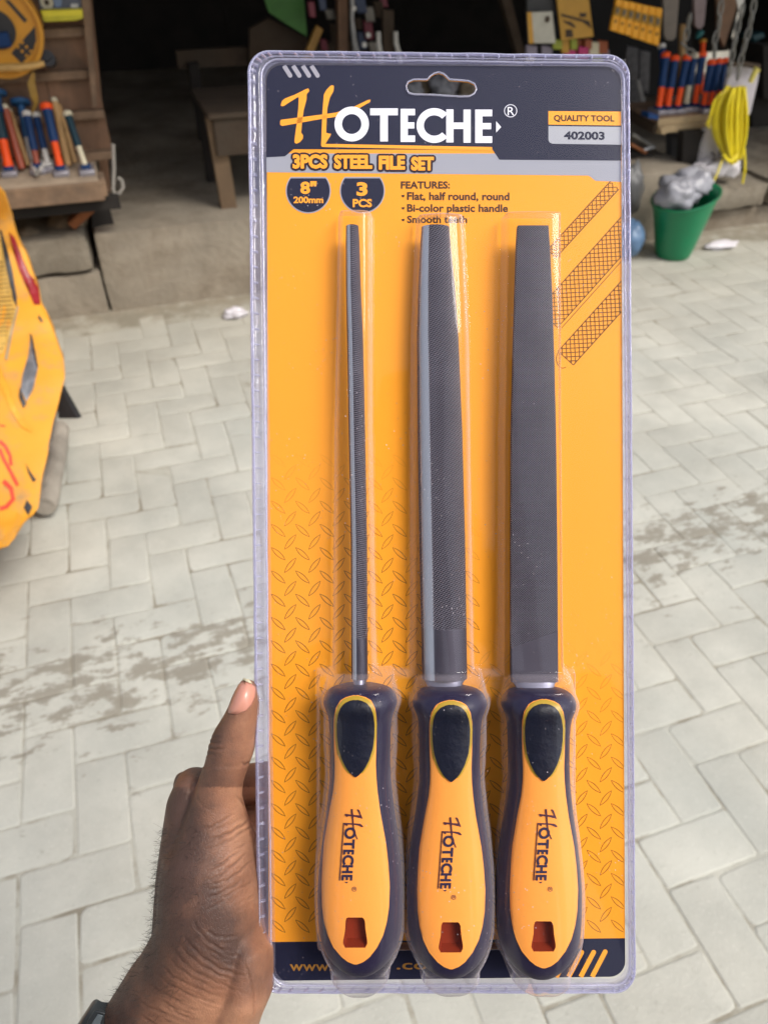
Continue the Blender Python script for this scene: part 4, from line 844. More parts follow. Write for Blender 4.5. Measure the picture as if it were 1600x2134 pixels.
mb = MB(); place_text(mb, 'QUALITY TOOL', 1153, 1279, 255.5, 240, 4, .035, slope=.008); mb.build('quality_lettering', pm('print_dark_brown', (.05, .02, .008)), card, smooth=False)
mb = MB(); place_text(mb, '402003', 1174, 1259, 291.5, 274, 4, .04, slope=.012); mb.build('number_lettering', navy, card, smooth=False)
def bold_text(name, items, m, layer, spread, n=8, parent=None, offset=.035):
    mb = MB(); k_ = 0
    for s_t, x0, x1, yb_, yt_ in items:
        for j in range(-1, n):
            dx, dy = (0, 0) if j < 0 else (spread * math.cos(2 * math.pi * j / n), spread * math.sin(2 * math.pi * j / n))
            k_ += 1; zz = KZ * layer + (k_ % 9) * .000004
            place_text(mb, s_t, x0, x1, yb_, yt_, 0, offset, fn=lambda a1, b1: L(a1 + dx, b1 + dy) + Vector((0, 0, zz)))
    return mb.build(name, m, card, smooth=False)
TI = [('3PCS', 611, 682, 351.5, 323), ('STEEL', 697, 775, 352, 324), ('FILE', 790, 843, 353.5, 326), ('SET', 857, 903, 355.5, 328)]
bold_text('title_outline', TI, pm('print_outline', (.022, .010, .018)), 3, 5.2, 12)
bold_text('title_lettering', TI, oran, 5, .9, 8, offset=.03)
def badge(cx, cy, r, top):
    a0 = math.degrees(math.asin((top - cy) / r))
    return [(cx + r * math.cos(R(a0 + (180 - 2 * a0) * k / 30)), cy + r * math.sin(R(a0 + (180 - 2 * a0) * k / 30))) for k in range(31)]
for cx in (642.5, 755):
    mb = MB(); flat(mb, badge(cx, 398, 47, 369), KZ * 2); mb.build('badge_rim', grey, card, smooth=False)
    mb = MB(); flat(mb, badge(cx, 398, 44.5, 372), KZ * 3); mb.build('badge', navy, card, smooth=False)
mb = MB(); place_text(mb, '8"', 626, 660, 405, 378, 4, .04); place_text(mb, '200mm', 612, 674, 424, 410, 4, .035, ref='200'); place_text(mb, '3', 743, 766, 409, 380, 4, .045); place_text(mb, 'PCS', 735, 775, 432.5, 415, 4, .035)
mb.build('badge_lettering', oran, card, smooth=False)
mb = MB(); place_text(mb, 'FEATURES:', 835, 937, 393.5, 378, 2, .03); place_text(mb, 'Flat, half round, round', 848, 1061, 417, 400.5, 2, .028, ref='Flh', slope=.004); place_text(mb, 'Bi-color plastic handle', 848, 1058, 441.5, 425.5, 2, .028, ref='Blh', slope=.003); place_text(mb, 'Smooth teeth', 848, 973, 465, 449.5, 2, .028, ref='Sth', slope=.003)
for y in (407, 432.5, 457): flat(mb, [(836, y), (843, y - 1), (842, y + 4), (838, y + 4)], KZ * 2)
mb.build('features_lettering', pm('print_brown_black', (.05, .022, .012)), card, smooth=False)
mb = MB(); place_text(mb, 'www.', 604, 692, 2023, 2009, 3, .012, ref='w'); place_text(mb, '.co', 826, 890, 2020, 2006, 3, .012, ref='o'); mb.build('web_lettering', pm('print_dull_gold', (.36, .17, .03)), card, smooth=False)
# printed file drawings, cross hatched
hat = MB()
def bar(ax, ay, bx, by, wd, clipx=1293.5, step=12.5, double=False):
    dx, dy = bx - ax, by - ay; l = math.hypot(dx, dy); ux, uy = dx / l, dy / l; nx, ny = -uy, ux
    def ln(p, q, t=1.7):
        if p[0] > q[0]: p, q = q, p
        if p[0] >= clipx: return
        if q[0] > clipx: s = (clipx - p[0]) / (q[0] - p[0]); q = (clipx, p[1] + (q[1] - p[1]) * s)
        ll = math.hypot(q[0] - p[0], q[1] - p[1])
        if ll < .5: return
        ex, ey = -(q[1] - p[1]) / ll * t / 2, (q[0] - p[0]) / ll * t / 2
        flat(hat, [(p[0] + ex, p[1] + ey), (q[0] + ex, q[1] + ey), (q[0] - ex, q[1] - ey), (p[0] - ex, p[1] - ey)], KZ * 2)
    ln((ax, ay), (bx, by), 2.0); ln((ax + nx * wd, ay + ny * wd), (bx + nx * wd, by + ny * wd), 2.0)
    if double: ln((ax + nx * (wd + 7), ay + ny * (wd + 7)), (bx + nx * (wd + 7), by + ny * (wd + 7)), 1.4)
    ln((ax, ay), (ax + nx * wd, ay + ny * wd), 1.4)
    k = -wd
    while k < l + wd:
        for sg in (1, -1):
            # 45 degree line across the bar
            s0, s1 = (k, k + wd) if sg == 1 else (k + wd, k); t0, t1 = 0, wd
            if min(s0, s1) < 0 or max(s0, s1) > l:
                lo, hi = 0, l
                f = lambda s: (s - s0) / (s1 - s0)
                ta, tb = sorted((max(0, min(1, f(lo))), max(0, min(1, f(hi)))))
                if tb - ta < .02: continue
                s0n, s1n = s0 + (s1 - s0) * ta, s0 + (s1 - s0) * tb; t0, t1 = wd * ta, wd * tb; s0, s1 = s0n, s1n
            ln((ax + ux * s0 + nx * t0, ay + uy * s0 + ny * t0), (ax + ux * s1 + nx * t1, ay + uy * s1 + ny * t1))
        k += step
bar(1146, 515, 1290, 348, 24) if False else bar(1140, 521, 1271, 378, 24)
bar(1120, 646, 1310, 434, 55, double=True)
bar(1162, 732, 1310, 568, 43)
hat.build('file_drawings', brown, card, smooth=False)
mb = MB(); 
for p in arc(1172, 748, 14, 20, 1.4, 60, 250, 14): flat(mb, p, KZ * 2)
mb.build('drawing_tip', brown, card, smooth=False)
# printed tread-plate ovals that fade out upwards
def fade_mat():
    m = bpy.data.materials.new('print_tread_lines'); m.use_nodes = True; n = m.node_tree.nodes; Lk = m.node_tree.links; b = n['Principled BSDF']
    b.inputs['Base Color'].default_value = (.19, .07, .003, 1); b.inputs['Roughness'].default_value = .5
    a = n.new('ShaderNodeVertexColor'); a.layer_name = 'ink'; Lk.new(a.outputs['Color'], b.inputs['Alpha']); return m
tread = MB(); inks = []
def lens_oval(cx, cy, ang, ln, wd, t):
    n = 12; o = []; i_ = []
    for k in range(2 * n):
        s = (k % n) / n; sgn = 1 if k < n else -1; xx = -ln / 2 + ln * s if sgn == 1 else ln / 2 - ln * s
        yy = sgn * wd / 2 * (1 - (2 * xx / ln) ** 2); sc = (ln / 2 - t * 1.6) / (ln / 2)
        yi = sgn * max(0, (wd / 2 - t)) * (1 - (2 * xx / ln) ** 2); xi = xx * sc
        c_, s_2 = math.cos(ang), math.sin(ang); o.append((cx + xx * c_ - yy * s_2, cy + xx * s_2 + yy * c_)); i_.append((cx + xi * c_ - yi * s_2, cy + xi * s_2 + yi * c_))
    return o, i_
def addtread(cx, cy, ang, rightedge):
    if cx < 566 or cx > 1300 or cy > 1934: return
    o, i_ = lens_oval(cx, cy, ang, 41, 10.5, 1.5)
    lim = lambda p: (min(max(p[0], 560.5), 1299 - (1955 - p[1]) * .003), min(p[1], 1960 - (p[0] - 560) * .009))
    o = [lim(p) for p in o]; i_ = [lim(p) for p in i_]
    f0 = 930 if cx < 850 else (1080 if cx < 1000 else 1320)
    ink = min(1, max(0, (cy - f0) / 330)) * (.9 if cx < 1150 else .75)
    if ink < .03: return
    n = len(o); vs = [L(x, y) + Vector((0, 0, KZ)) for x, y in o + i_]; tread.add(vs, [(k, n + k, n + (k + 1) % n, (k + 1) % n) for k in range(n)]); inks.extend([ink] * (2 * n))
for r_ in range(23):
    for c_ in range(16):
        x = 580 + c_ * 50.5; y = 1950 - r_ * 48.5
        addtread(x, y - 20, R(42), 0); addtread(x + 25, y + 4, R(-52), 0)
to = tread.build('tread_plate_print', fade_mat(), card, smooth=False)
ca = to.data.color_attributes.new('ink', 'FLOAT_COLOR', 'POINT')
if len(to.data.vertices) == len(inks): ca.data.foreach_set('color', np.repeat(np.array(inks, np.float32), 4))

# ---- clear plastic
def clear_mat(name, tint=(.97, .965, .985), haze=0.0, hazecol=(.7, .7, .85), rough=.03, bump=0.1, bs=60, ior=1.5, dust=0.0):
    m = bpy.data.materials.new(name); m.use_nodes = True; n = m.node_tree.nodes; Lk = m.node_tree.links; n.clear()
    out = n.new('ShaderNodeOutputMaterial'); tr_ = n.new('ShaderNodeBsdfTransparent'); tr_.inputs[0].default_value = (*tint, 1)
    gl_ = n.new('ShaderNodeBsdfGlossy'); gl_.inputs['Roughness'].default_value = rough; gl_.inputs[0].default_value = (.95, .95, 1, 1)
    geo = n.new('ShaderNodeNewGeometry')
    tc = n.new('ShaderNodeTexCoord'); nz = n.new('ShaderNodeTexNoise'); nz.inputs['Scale'].default_value = bs; nz.inputs['Detail'].default_value = 3; Lk.new(tc.outputs['Object'], nz.inputs[0])
    bp = n.new('ShaderNodeBump'); bp.inputs['Strength'].default_value = bump; bp.inputs['Distance'].default_value = .002; Lk.new(nz.outputs[0], bp.inputs['Height']); Lk.new(bp.outputs[0], gl_.inputs['Normal']); 
    def mth(op, a, c=None):
        x = n.new('ShaderNodeMath'); x.operation = op
        for k_, q_ in ((0, a), (1, c)):
            if q_ is None: continue
            if isinstance(q_, (int, float)): x.inputs[k_].default_value = q_
            else: Lk.new(q_, x.inputs[k_])
        return x.outputs[0]
    dp = n.new('ShaderNodeVectorMath'); dp.operation = 'DOT_PRODUCT'; Lk.new(bp.outputs[0], dp.inputs[0]); Lk.new(geo.outputs['Incoming'], dp.inputs[1])
    r0 = .8 * ((ior - 1) / (ior + 1)) ** 2; fr = mth('ADD', mth('MULTIPLY', mth('POWER', mth('SUBTRACT', 1.0, mth('MINIMUM', mth('ABSOLUTE', dp.outputs['Value']), 1.0)), 4.0), .85 - r0), r0)
    edge = mth('MULTIPLY', mth('POWER', mth('SUBTRACT', 1.0, mth('MINIMUM', mth('ABSOLUTE', dp.outputs['Value']), 1.0)), 2.1), .34)  # whitish diffuse haze at grazing angles, stands in for sky reflections on pocket edges
    mx = n.new('ShaderNodeMixShader'); Lk.new(fr, mx.inputs[0]); Lk.new(tr_.outputs[0], mx.inputs[1]); Lk.new(gl_.outputs[0], mx.inputs[2]); last = mx.outputs[0]
    if haze or dust:
        df = n.new('ShaderNodeBsdfDiffuse'); df.inputs[0].default_value = (*hazecol, 1); m2 = n.new('ShaderNodeMixShader'); m2.inputs[0].default_value = haze
        if dust:
            n2 = n.new('ShaderNodeTexVoronoi'); n2.inputs['Scale'].default_value = 420; Lk.new(tc.outputs['Object'], n2.inputs['Vector'])
            mr = n.new('ShaderNodeMapRange'); mr.inputs[1].default_value = .13; mr.inputs[2].default_value = .07; mr.inputs[3].default_value = 0; mr.inputs[4].default_value = dust; Lk.new(n2.outputs['Distance'], mr.inputs[0])
            n3 = n.new('ShaderNodeTexNoise'); n3.inputs['Scale'].default_value = 28; n3.inputs['Detail'].default_value = 5; Lk.new(tc.outputs['Object'], n3.inputs[0]); m3 = n.new('ShaderNodeMapRange'); m3.inputs[1].default_value = .46; m3.inputs[2].default_value = .66; Lk.new(n3.outputs[0], m3.inputs[0])
            mm = n.new('ShaderNodeMath'); mm.operation = 'MULTIPLY'; Lk.new(mr.outputs[0], mm.inputs[0]); Lk.new(m3.outputs[0], mm.inputs[1])
            ad = n.new('ShaderNodeMath'); ad.operation = 'ADD'; Lk.new(mm.outputs[0], ad.inputs[0]); Lk.new(mth('ADD', edge, haze), ad.inputs[1]); df.inputs[0].default_value = (.74, .66, .72, 1); Lk.new(ad.outputs[0], m2.inputs[0])
        Lk.new(last, m2.inputs[1]); Lk.new(df.outputs[0], m2.inputs[2]); last = m2.outputs[0]
    Lk.new(last, out.inputs[0]); return m
cover_m = clear_mat('clear_blister_film', tint=(.995, .993, .998), bump=.05, bs=16, dust=.6, rough=.04, ior=1.36)
rim_m = clear_mat('clear_rim_plastic', tint=(.88, .88, .95), haze=.11, hazecol=(.62, .62, .8), rough=.1, bump=.3, bs=90, ior=1.6)
rib_m = clear_mat('clear_rib_plastic', tint=(.9, .9, .96), haze=.22, hazecol=(.8, .8, .95), rough=.08, bump=.2, ior=1.8)
# handle profile (photo px at mid height): y, half width of body, half depth (m)
KH = .014; kf = (DPK - KH) / DPK
prof_h = [(1427, 38, .0075), (1432, 60, .0100), (1442, 73, .0125), (1456, 77.5, .0138), (1468, 75, .0138), (1482, 68, .0132), (1500, 64.5, .0128), (1530, 62.5, .0126), (1580, 62, .0125), (1624, 64, .0125), (1680, 70, .0126), (1735, 78, .0128), (1800, 85.5, .0132), (1850, 88.5, .0134), (1900, 87.5, .0134), (1930, 85.5, .0132), (1955, 80, .0128), (1975, 71, .0122), (1990, 60, .0112), (2002, 46, .0098), (2010, 31, .008), (2014, 17, .0055), (2016, 3, .002)]
ys_ = np.array([p[0] for p in prof_h], float); ws_ = np.array([p[1] for p in prof_h], float); ds_ = np.array([p[2] for p in prof_h])
def smooth_interp(y, xs, vs):
    return np.interp(y, xs, vs)
HX = [(751, 0.0, 741, 0), (936, 4.0, 940, 10), (1120, 6.0, 1133, 8)]    # body centre x, y shift; face centre x, y shift
# finely smoothed profile
yy = np.linspace(1427, 2016, 160); ww = np.interp(yy, ys_, ws_); dd_ = np.interp(yy, ys_, ds_)
ker = np.array([1, 2, 3, 2, 1.]) / 9
def sm(a, n=2):
    a = a.copy()
    for _ in range(n): b = np.convolve(np.pad(a, 2, mode='edge'), ker, 'valid'); b[:4] = a[:4]; b[-4:] = a[-4:]; a = b
    return a
ww = sm(ww); dd_ = sm(dd_)
ZC = 0.0152
def hfront(hi, X, Y):                              # front surface z of handle hi at local metres X,Y
    bx, dy, _, _ = HX[hi]; py = CY - Y * FPX / (DPK - KH) - dy
    w_ = np.interp(py, yy, ww) * (DPK - KH) / FPX; d_ = np.interp(py, yy, dd_); cx = (bx - CX) * (DPK - KH) / FPX
    s = min(1, abs((X - cx) / max(w_, 1e-6))); return ZC + d_ * (1 - s ** 2.3) ** (1 / 2.3)
body_m = mat('handle_navy_rubber', (0.013, 0.010, 0.036), .42, var=.08, bump=.05, bscale=300, spec=.32)
face_m = mat('handle_orange_plastic', (0.90, 0.34, 0.062), .45, var=.03, scale=25, bump=.02, bscale=120, spec=.25)
pad_m = mat('handle_black_pad', (0.007, 0.009, 0.020), .4, var=.3, scale=90, bump=.08, bscale=260, spec=.3)
rim_gold = mat('handle_olive_rim', (0.42, 0.27, 0.02), .4, var=.05, bump=0)
logo_m = mat('handle_print', (0.055, 0.012, 0.03), .5, var=.1, bump=0); logo_n = mat('handle_print_navy', (0.02, .014, .05), .5, bump=0)
hole_m = mat('hang_hole_red', (0.24, 0.028, 0.008), .4, var=.15, bump=0)
blade_m = None
def file_mat(name, kind):
    m = bpy.data.materials.new(name); m.use_nodes = True; n = m.node_tree.nodes; Lk = m.node_tree.links; b = n['Principled BSDF']
    b.inputs['Metallic'].default_value = .5; b.inputs['Roughness'].default_value = .55
    tc = n.new('ShaderNodeTexCoord'); sx = n.new('ShaderNodeSeparateXYZ'); Lk.new(tc.outputs['Object'], sx.inputs[0])
    def mth(op, a, c=None):
        x = n.new('ShaderNodeMath'); x.operation = op
        for k, q in ((0, a), (1, c)):
            if q is None: continue
            if isinstance(q, (int, float)): x.inputs[k].default_value = q
            else: Lk.new(q, x.inputs[k])
        return x.outputs[0]
    def wave(kx, ky): return mth('SINE', mth('ADD', mth('MULTIPLY', sx.outputs[0], kx), mth('MULTIPLY', sx.outputs[1], ky)))
    P = 2 * math.pi
    if kind == 'round': hgt = wave(P / .004, P / .00082)
    elif kind == 'half': hgt = mth('ADD', wave(P / .0022, P / .00085), mth('MULTIPLY', wave(-P / .0014, P / .0017), .7))
    else: hgt = mth('ADD', wave(P / .0011, P / .00095), mth('MULTIPLY', wave(-P / .0011, P / .0010), .8))
    # the teeth stop above the smooth heel
    msk = n.new('ShaderNodeMapRange'); msk.inputs[1].default_value = TOOTH[kind] - .0006; msk.inputs[2].default_value = TOOTH[kind] + .0006; ys2 = mth('ADD', sx.outputs[1], mth('MULTIPLY', sx.outputs[0], -.35 if kind == 'flat' else 0)); Lk.new(ys2, msk.inputs[0])
    h2_ = mth('MULTIPLY', hgt, msk.outputs[0])
    bp = n.new('ShaderNodeBump'); bp.inputs['Strength'].default_value = 1.0; bp.inputs['Distance'].default_value = .0003; Lk.new(h2_, bp.inputs['Height']); Lk.new(bp.outputs[0], b.inputs['Normal'])
    cr = n.new('ShaderNodeMix'); cr.data_type = 'RGBA'; cr.inputs[6].default_value = (.032, .028, .045, 1); cr.inputs[7].default_value = (.25, .235, .29, 1)
    mr = n.new('ShaderNodeMapRange'); mr.inputs[1].default_value = -1.4; mr.inputs[2].default_value = 1.6; Lk.new(h2_, mr.inputs[0])
    nz = n.new('ShaderNodeTexNoise'); nz.inputs['Scale'].default_value = 60; nz.inputs['Detail'].default_value = 6; Lk.new(tc.outputs['Object'], nz.inputs[0])
    Lk.new(mth('MULTIPLY', mr.outputs[0], mth('MULTIPLY', mth('ADD', mth('MULTIPLY', nz.outputs[0], .9), .6), mth('ADD', mth('MULTIPLY', msk.outputs[0], .75), .25))), cr.inputs[0]); Lk.new(cr.outputs[2], b.inputs['Base Color'])
    if kind != 'flat':                             # left flank coloured pale and made glossier, stands in for a sky reflection
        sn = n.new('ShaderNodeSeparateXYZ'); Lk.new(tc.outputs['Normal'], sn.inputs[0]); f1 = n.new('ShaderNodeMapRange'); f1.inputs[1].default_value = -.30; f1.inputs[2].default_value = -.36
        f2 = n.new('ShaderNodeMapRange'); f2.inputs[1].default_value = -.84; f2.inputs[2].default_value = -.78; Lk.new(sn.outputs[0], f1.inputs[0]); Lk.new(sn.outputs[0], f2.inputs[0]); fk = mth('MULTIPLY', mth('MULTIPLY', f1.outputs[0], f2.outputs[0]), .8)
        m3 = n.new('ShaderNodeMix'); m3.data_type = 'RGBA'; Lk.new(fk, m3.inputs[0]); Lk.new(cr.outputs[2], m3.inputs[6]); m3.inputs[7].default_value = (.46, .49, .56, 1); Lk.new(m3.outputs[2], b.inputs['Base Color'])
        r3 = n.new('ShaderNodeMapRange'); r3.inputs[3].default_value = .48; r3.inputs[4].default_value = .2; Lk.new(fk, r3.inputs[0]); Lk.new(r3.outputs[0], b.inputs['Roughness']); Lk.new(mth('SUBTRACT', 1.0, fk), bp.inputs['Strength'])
    return m
specs = [
  dict(kind='round', label='round steel file, the narrowest, on the left of the pack', base=L(751, 2040, .014), blade=[(472, 721, 747), (500, 720.5, 749), (600, 721, 752), (700, 723, 756.5), (900, 726.5, 761), (1130, 731, 765), (1400, 732, 766), (1414, 732, 766)], tang=(735, 763), hb=.0105, tooth=1330),
  dict(kind='half', label='half round steel file with curved face, in the middle of the pack', base=L(936, 2040, .014), blade=[(474, 878, 936), (520, 875, 940), (600, 871, 948), (700, 868.5, 955), (900, 870, 963), (1130, 873.5, 969), (1400, 879, 973), (1414, 879.5, 973)], tang=(890, 958), hb=.0085, tooth=1310),
  dict(kind='flat', label='flat steel file with cross cut teeth, on the right of the pack', base=L(1120, 2040, .014), blade=[(473, 1077, 1141), (520, 1074.5, 1144), (600, 1072, 1148), (750, 1067.5, 1153), (900, 1064, 1156.5), (1130, 1063, 1159), (1400, 1063, 1161), (1420, 1064, 1161)], tang=(1074, 1152), hb=.0115, tooth=1330)]
TOOTH = {}
files = []
for hi, sp in enumerate(specs):
    f = lthing('steel_file', sp['label'], 'file', sp['base'], 'files sealed in the blister pack'); files.append(f)
    TOOTH[sp['kind']] = L(0, sp['tooth'], .013).y - sp['base'].y + (.35 * 0 if sp['kind'] == 'flat' else 0)
    fm = file_mat(sp['kind'] + '_file_steel', sp['kind'])
    rings = []; bl = sp['blade']; yy_ = list(np.linspace(bl[0][0], bl[-1][0], 60)); kk = sp['kind']
    for y in yy_:
        xl = np.interp(y, [q[0] for q in bl], [q[1] for q in bl]); xr = np.interp(y, [q[0] for q in bl], [q[2] for q in bl])
        hz = sp['hb']; a_ = L(xl, y, hz); b_ = L(xr, y, hz); c_ = (a_ + b_) / 2; w_ = (b_.x - a_.x) / 2; ring = []
        if kk == 'round': ring = [c_ + Vector((w_ * math.cos(t), 0, w_ * math.sin(t))) for t in [2 * math.pi * k / 28 for k in range(28)]]
        elif kk == 'half':
            dz = w_ * .62; ring = [c_ + Vector((w_ * math.cos(t), 0, dz * math.sin(t) if math.sin(t) > 0 else 0.0012 * math.sin(t))) for t in [2 * math.pi * k / 36 for k in range(36)]]
        else:
            tz_ = .0019; e = .0004; ring = [c_ + Vector(q) for q in ((w_, 0, -tz_ + e), (w_, 0, tz_ - e), (w_ - e, 0, tz_), (-w_ + e, 0, tz_), (-w_, 0, tz_ - e), (-w_, 0, -tz_ + e), (-w_ + e, 0, -tz_), (w_ - e, 0, -tz_))]
        rings.append(ring)
    MB().rings(rings).build('blade', fm, f, sharp=40)
    # tang between the blade heel and the handle
    rings = []
    y0, y1 = bl[-1][0], 1440; xl0, xr0 = bl[-1][1], bl[-1][2]
    for s in (0, .25, .6, 1):
        y = y0 + .3 + (y1 - y0) * s; e = s ** .6; xl = xl0 + 2 + (sp['tang'][0] - xl0) * e; xr = xr0 - 2 + (sp['tang'][1] - xr0) * e; c_ = (L(xl, y, sp['hb']) + L(xr, y, sp['hb'])) / 2; c_.z = sp['hb'] + (.014 - sp['hb']) * s; w_ = (xr - xl) / 2 * (DPK - .012) / FPX; dz = w_ if kk == 'round' else .0022
        if kk == 'half': dz = w_ * .5
        rings.append([c_ + Vector((w_ * math.cos(t), 0, dz * math.sin(t))) for t in [2 * math.pi * k / 20 for k in range(20)]])
    MB().rings(rings).build('tang', mat('tang_steel', (.18, .18, .24), .3, .8, bump=0), f)
    bx, dy, fx, fdy = HX[hi]
    # handle body
    rings = []; NS = 72; hx0, hx1, hy0, hy1 = fx - 27, fx + 25, 1912 + fdy, 1978 + fdy
    kfr = DPK - .0283
    for y, w_, d_ in zip(yy, ww, dd_):
        c_ = Vector(((bx - CX) * (DPK - KH) / FPX, (CY - y - dy) * (DPK - KH) / FPX, ZC)); W_ = w_ * (DPK - KH) / FPX; ring = []
        for k in range(NS):
            t = 2 * math.pi * k / NS; ct_, st_ = math.cos(t), math.sin(t); x_ = math.copysign(abs(ct_) ** (2 / 2.3), ct_); z_ = math.copysign(abs(st_) ** (2 / 2.3), st_)
            p_ = c_ + Vector((W_ * x_, 0, d_ * z_))
            if z_ > .3:
                ax, ay = CX + p_.x * FPX / (DPK - p_.z), CY - p_.y * FPX / (DPK - p_.z)
                if hx0 - 5 < ax < hx1 + 5 and hy0 - 6 < ay < hy1 + 5: p_.z -= .0085
            ring.append(p_)
        rings.append(ring)
    MB().rings(rings).build('handle', body_m, f, sharp=70)
    # orange face, draped on the front of the body
    def onface(px, py, lift):
        z = .027
        for _ in range(4):
            q = L(px, py, z); z = float(hfront(hi, q.x, q.y)) + lift
        return L(px, py, z)
    oy = [1449, 1453, 1460, 1475, 1495, 1515, 1560, 1593, 1620, 1650, 1691, 1757, 1800, 1846, 1890, 1921, 1950, 1975, 1995, 2005, 2010]
    olx = [-3, -20, -32, -41, -45, -45.5, -45, -43.5, -44, -47, -55, -66, -69, -71, -70, -66, -58, -46, -29, -16, -3]
    orx = [3, 20, 32, 40, 43.5, 44, 43, 42, 43, 45.5, 51, 63, 68, 71, 69.5, 65, 57, 44.5, 29, 16, 3]
    rows = []; ylist = sorted(set(list(np.linspace(1449, 1470, 10)) + list(np.linspace(1470, 1990, 90)) + list(np.linspace(1990, 2010, 10)) + [1912.0, 1975.0]))
    hole_l = lambda y: np.interp(y, [1912, 1916, 1940, 1965, 1975], [-17, -21, -22, -27, -22]); hole_r = lambda y: np.interp(y, [1912, 1916, 1940, 1965, 1975], [14, 19, 21, 25, 20])
    def strip(ya, yb, fl, fr, m, nm, lift, nc=14, skirt=True):
        mb = MB(); yl = [y for y in ylist if ya <= y <= yb]; yl = sorted(set([ya] + yl + [yb])); G = []
        for y in yl:
            a1, b1 = fl(y), fr(y); row = []
            for c2 in range(nc + 1): row.append(onface(fx + a1 + (b1 - a1) * c2 / nc, y + fdy, lift))
            if skirt:
                e0, e1 = row[0].copy(), row[-1].copy(); e0.z -= .0012; e1.z -= .0012; row = [e0] + row + [e1]
            G.append(row)
        n2 = len(G[0])
        for r2 in G: pass
        o0 = [q for r2 in G for q in r2]; mb.add(o0, [(i * n2 + j, (i + 1) * n2 + j, (i + 1) * n2 + j + 1, i * n2 + j + 1) for i in range(len(G) - 1) for j in range(n2 - 1)])
        return mb
    fl = lambda y: np.interp(y, oy, olx); fr_ = lambda y: np.interp(y, oy, orx)
    mb = strip(1449, 1912, fl, fr_, face_m, '', .0006, 20)
    for (a1, b1) in ((lambda y: fl(y), hole_l), (hole_r, lambda y: fr_(y))):
        q = strip(1912, 1975, a1, b1, face_m, '', .0006, 10); mb.add(q.v, q.f)
    q = strip(1975, 2010, fl, fr_, face_m, '', .0006, 20); mb.add(q.v, q.f)
    mb.build('grip_face', face_m, f, sharp=60)
    # hang hole cup
    cup = MB(); loopy = [(hole_l(y), y) for y in np.linspace(1912, 1975, 10)] + [(hole_r(y), y) for y in np.linspace(1975, 1912, 10)]
    A = [onface(fx + x, y + fdy, .0006) for x, y in loopy]; cxm = sum((q for q in A), Vector()) / len(A); B = []
    for q in A: d_ = (q - cxm) * .84 + cxm; d_.z = q.z - .0052; B.append(d_)
    n2 = len(A); cen = sum(B, Vector()) / n2; cup.add(A + B + [cen], [(i, (i + 1) % n2, n2 + (i + 1) % n2, n2 + i) for i in range(n2)] + [(n2 + i, n2 + (i + 1) % n2, 2 * n2) for i in range(n2)])
    cup.build('hang_hole', hole_m, f, sharp=30)
    # thumb pad with its olive rim
    py_ = [1459, 1461, 1466, 1475, 1490, 1510, 1535, 1560, 1585, 1603, 1614, 1620]; pw_ = [3, 13, 23, 31, 37, 39.5, 39, 36, 28, 18.5, 9, 1]
    pf = lambda y: np.interp(y, py_, pw_)
    yr_ = [1450.2, 1452.5, 1458, 1470, 1487, 1510, 1540, 1570, 1600, 1612]; rw_ = [3, 14, 26, 36.5, 42, 44.3, 43.0, 38.3, 25, 15]
    rf = lambda y: np.interp(y, yr_, rw_)
    strip(1450.2, 1612, lambda y: -rf(y), rf, rim_gold, '', .0009, 16).build('pad_rim', rim_gold, f, sharp=60)
    strip(1459, 1620, lambda y: -pf(y), pf, pad_m, '', .0014, 16).build('thumb_pad', pad_m, f, sharp=60)
    # printed name, turned to read downwards
    sc_ = .385; ox, oyy = fx + [-25, -19, -13][hi], 1686 + [0, 17, 0][hi]
    def lg(px, py): # header-px -> handle: x_along = down
        u_, v__ = (px - 584), (py - 183)
        return onface(ox + 41 - v__ * .325 - u_ * .012 * 1.5, oyy + u_ * .338, .0010)
    def lgp(mb, polys):
        for p in polys:
            q = card_mesh(None, 0, p, None); mb.add([lg(v_[0] * FPX / DPK + CX, CY - v_[1] * FPX / DPK) for v_ in q.v], q.f)
    mb = MB(); lgp(mb, [h1, h2, h3]); mb.build('brush_print', logo_m, f, smooth=False)
    mb = MB(); lgp(mb, caps_px)
    cxr, cyr = ox - 25 + 41 + [6, 8, 10][hi] , oyy + 167
    for p in arc(0, 0, 5, 5, 1.0, 0, 360, 16): mb.add([onface(cxr + x, cyr + y, .001) for x, y in p], [(0, 1, 2, 3)])
    place_text(mb, 'R', 0, 1, 0, -1, 0, fn=lambda a1, b1: onface(cxr - 2.6 - b1 * 5.5 - .3, cyr - 2.2 + a1 * 4.6, .001)); mb.build('name_print', logo_n, f, smooth=False)

# ---- the blister: height field over the card
STEP = 2.0
gx = np.arange(548, 1304, STEP); gy = np.arange(128, 2052, STEP)
X, Y = np.meshgrid(gx, gy)
Hh = np.full(X.shape, .0012)
def quarter(d, r): t = np.clip(d / r, 0, 1); return np.sqrt(np.clip(1 - (1 - t) ** 2, 0, 1))
def tube_h(tab, y0, y1, H, r, crown=0.0):
    ty = [q[0] for q in tab]; xl = np.interp(Y, ty, [q[1] for q in tab]); xr = np.interp(Y, ty, [q[2] for q in tab])
    d = np.minimum(np.minimum(X - xl, xr - X), (Y - y0)); d = np.where(Y > y1, -1, d); c = (xl + xr) / 2; s = (X - c) / ((xr - xl) / 2)
    return quarter(d, r) * (H + crown * (1 - np.clip(s, -1, 1) ** 2)) * (d > 0)
Hh = np.maximum(Hh, tube_h([(457, 707, 776), (900, 699, 776), (1300, 696, 782), (1440, 694, 786)], 455, 1440, .0135, 13, .0016))
Hh = np.maximum(Hh, tube_h([(460, 867, 963), (700, 856, 974), (900, 855, 977), (1300, 854, 983), (1440, 852, 986)], 459, 1440, .0125, 18, .0028))
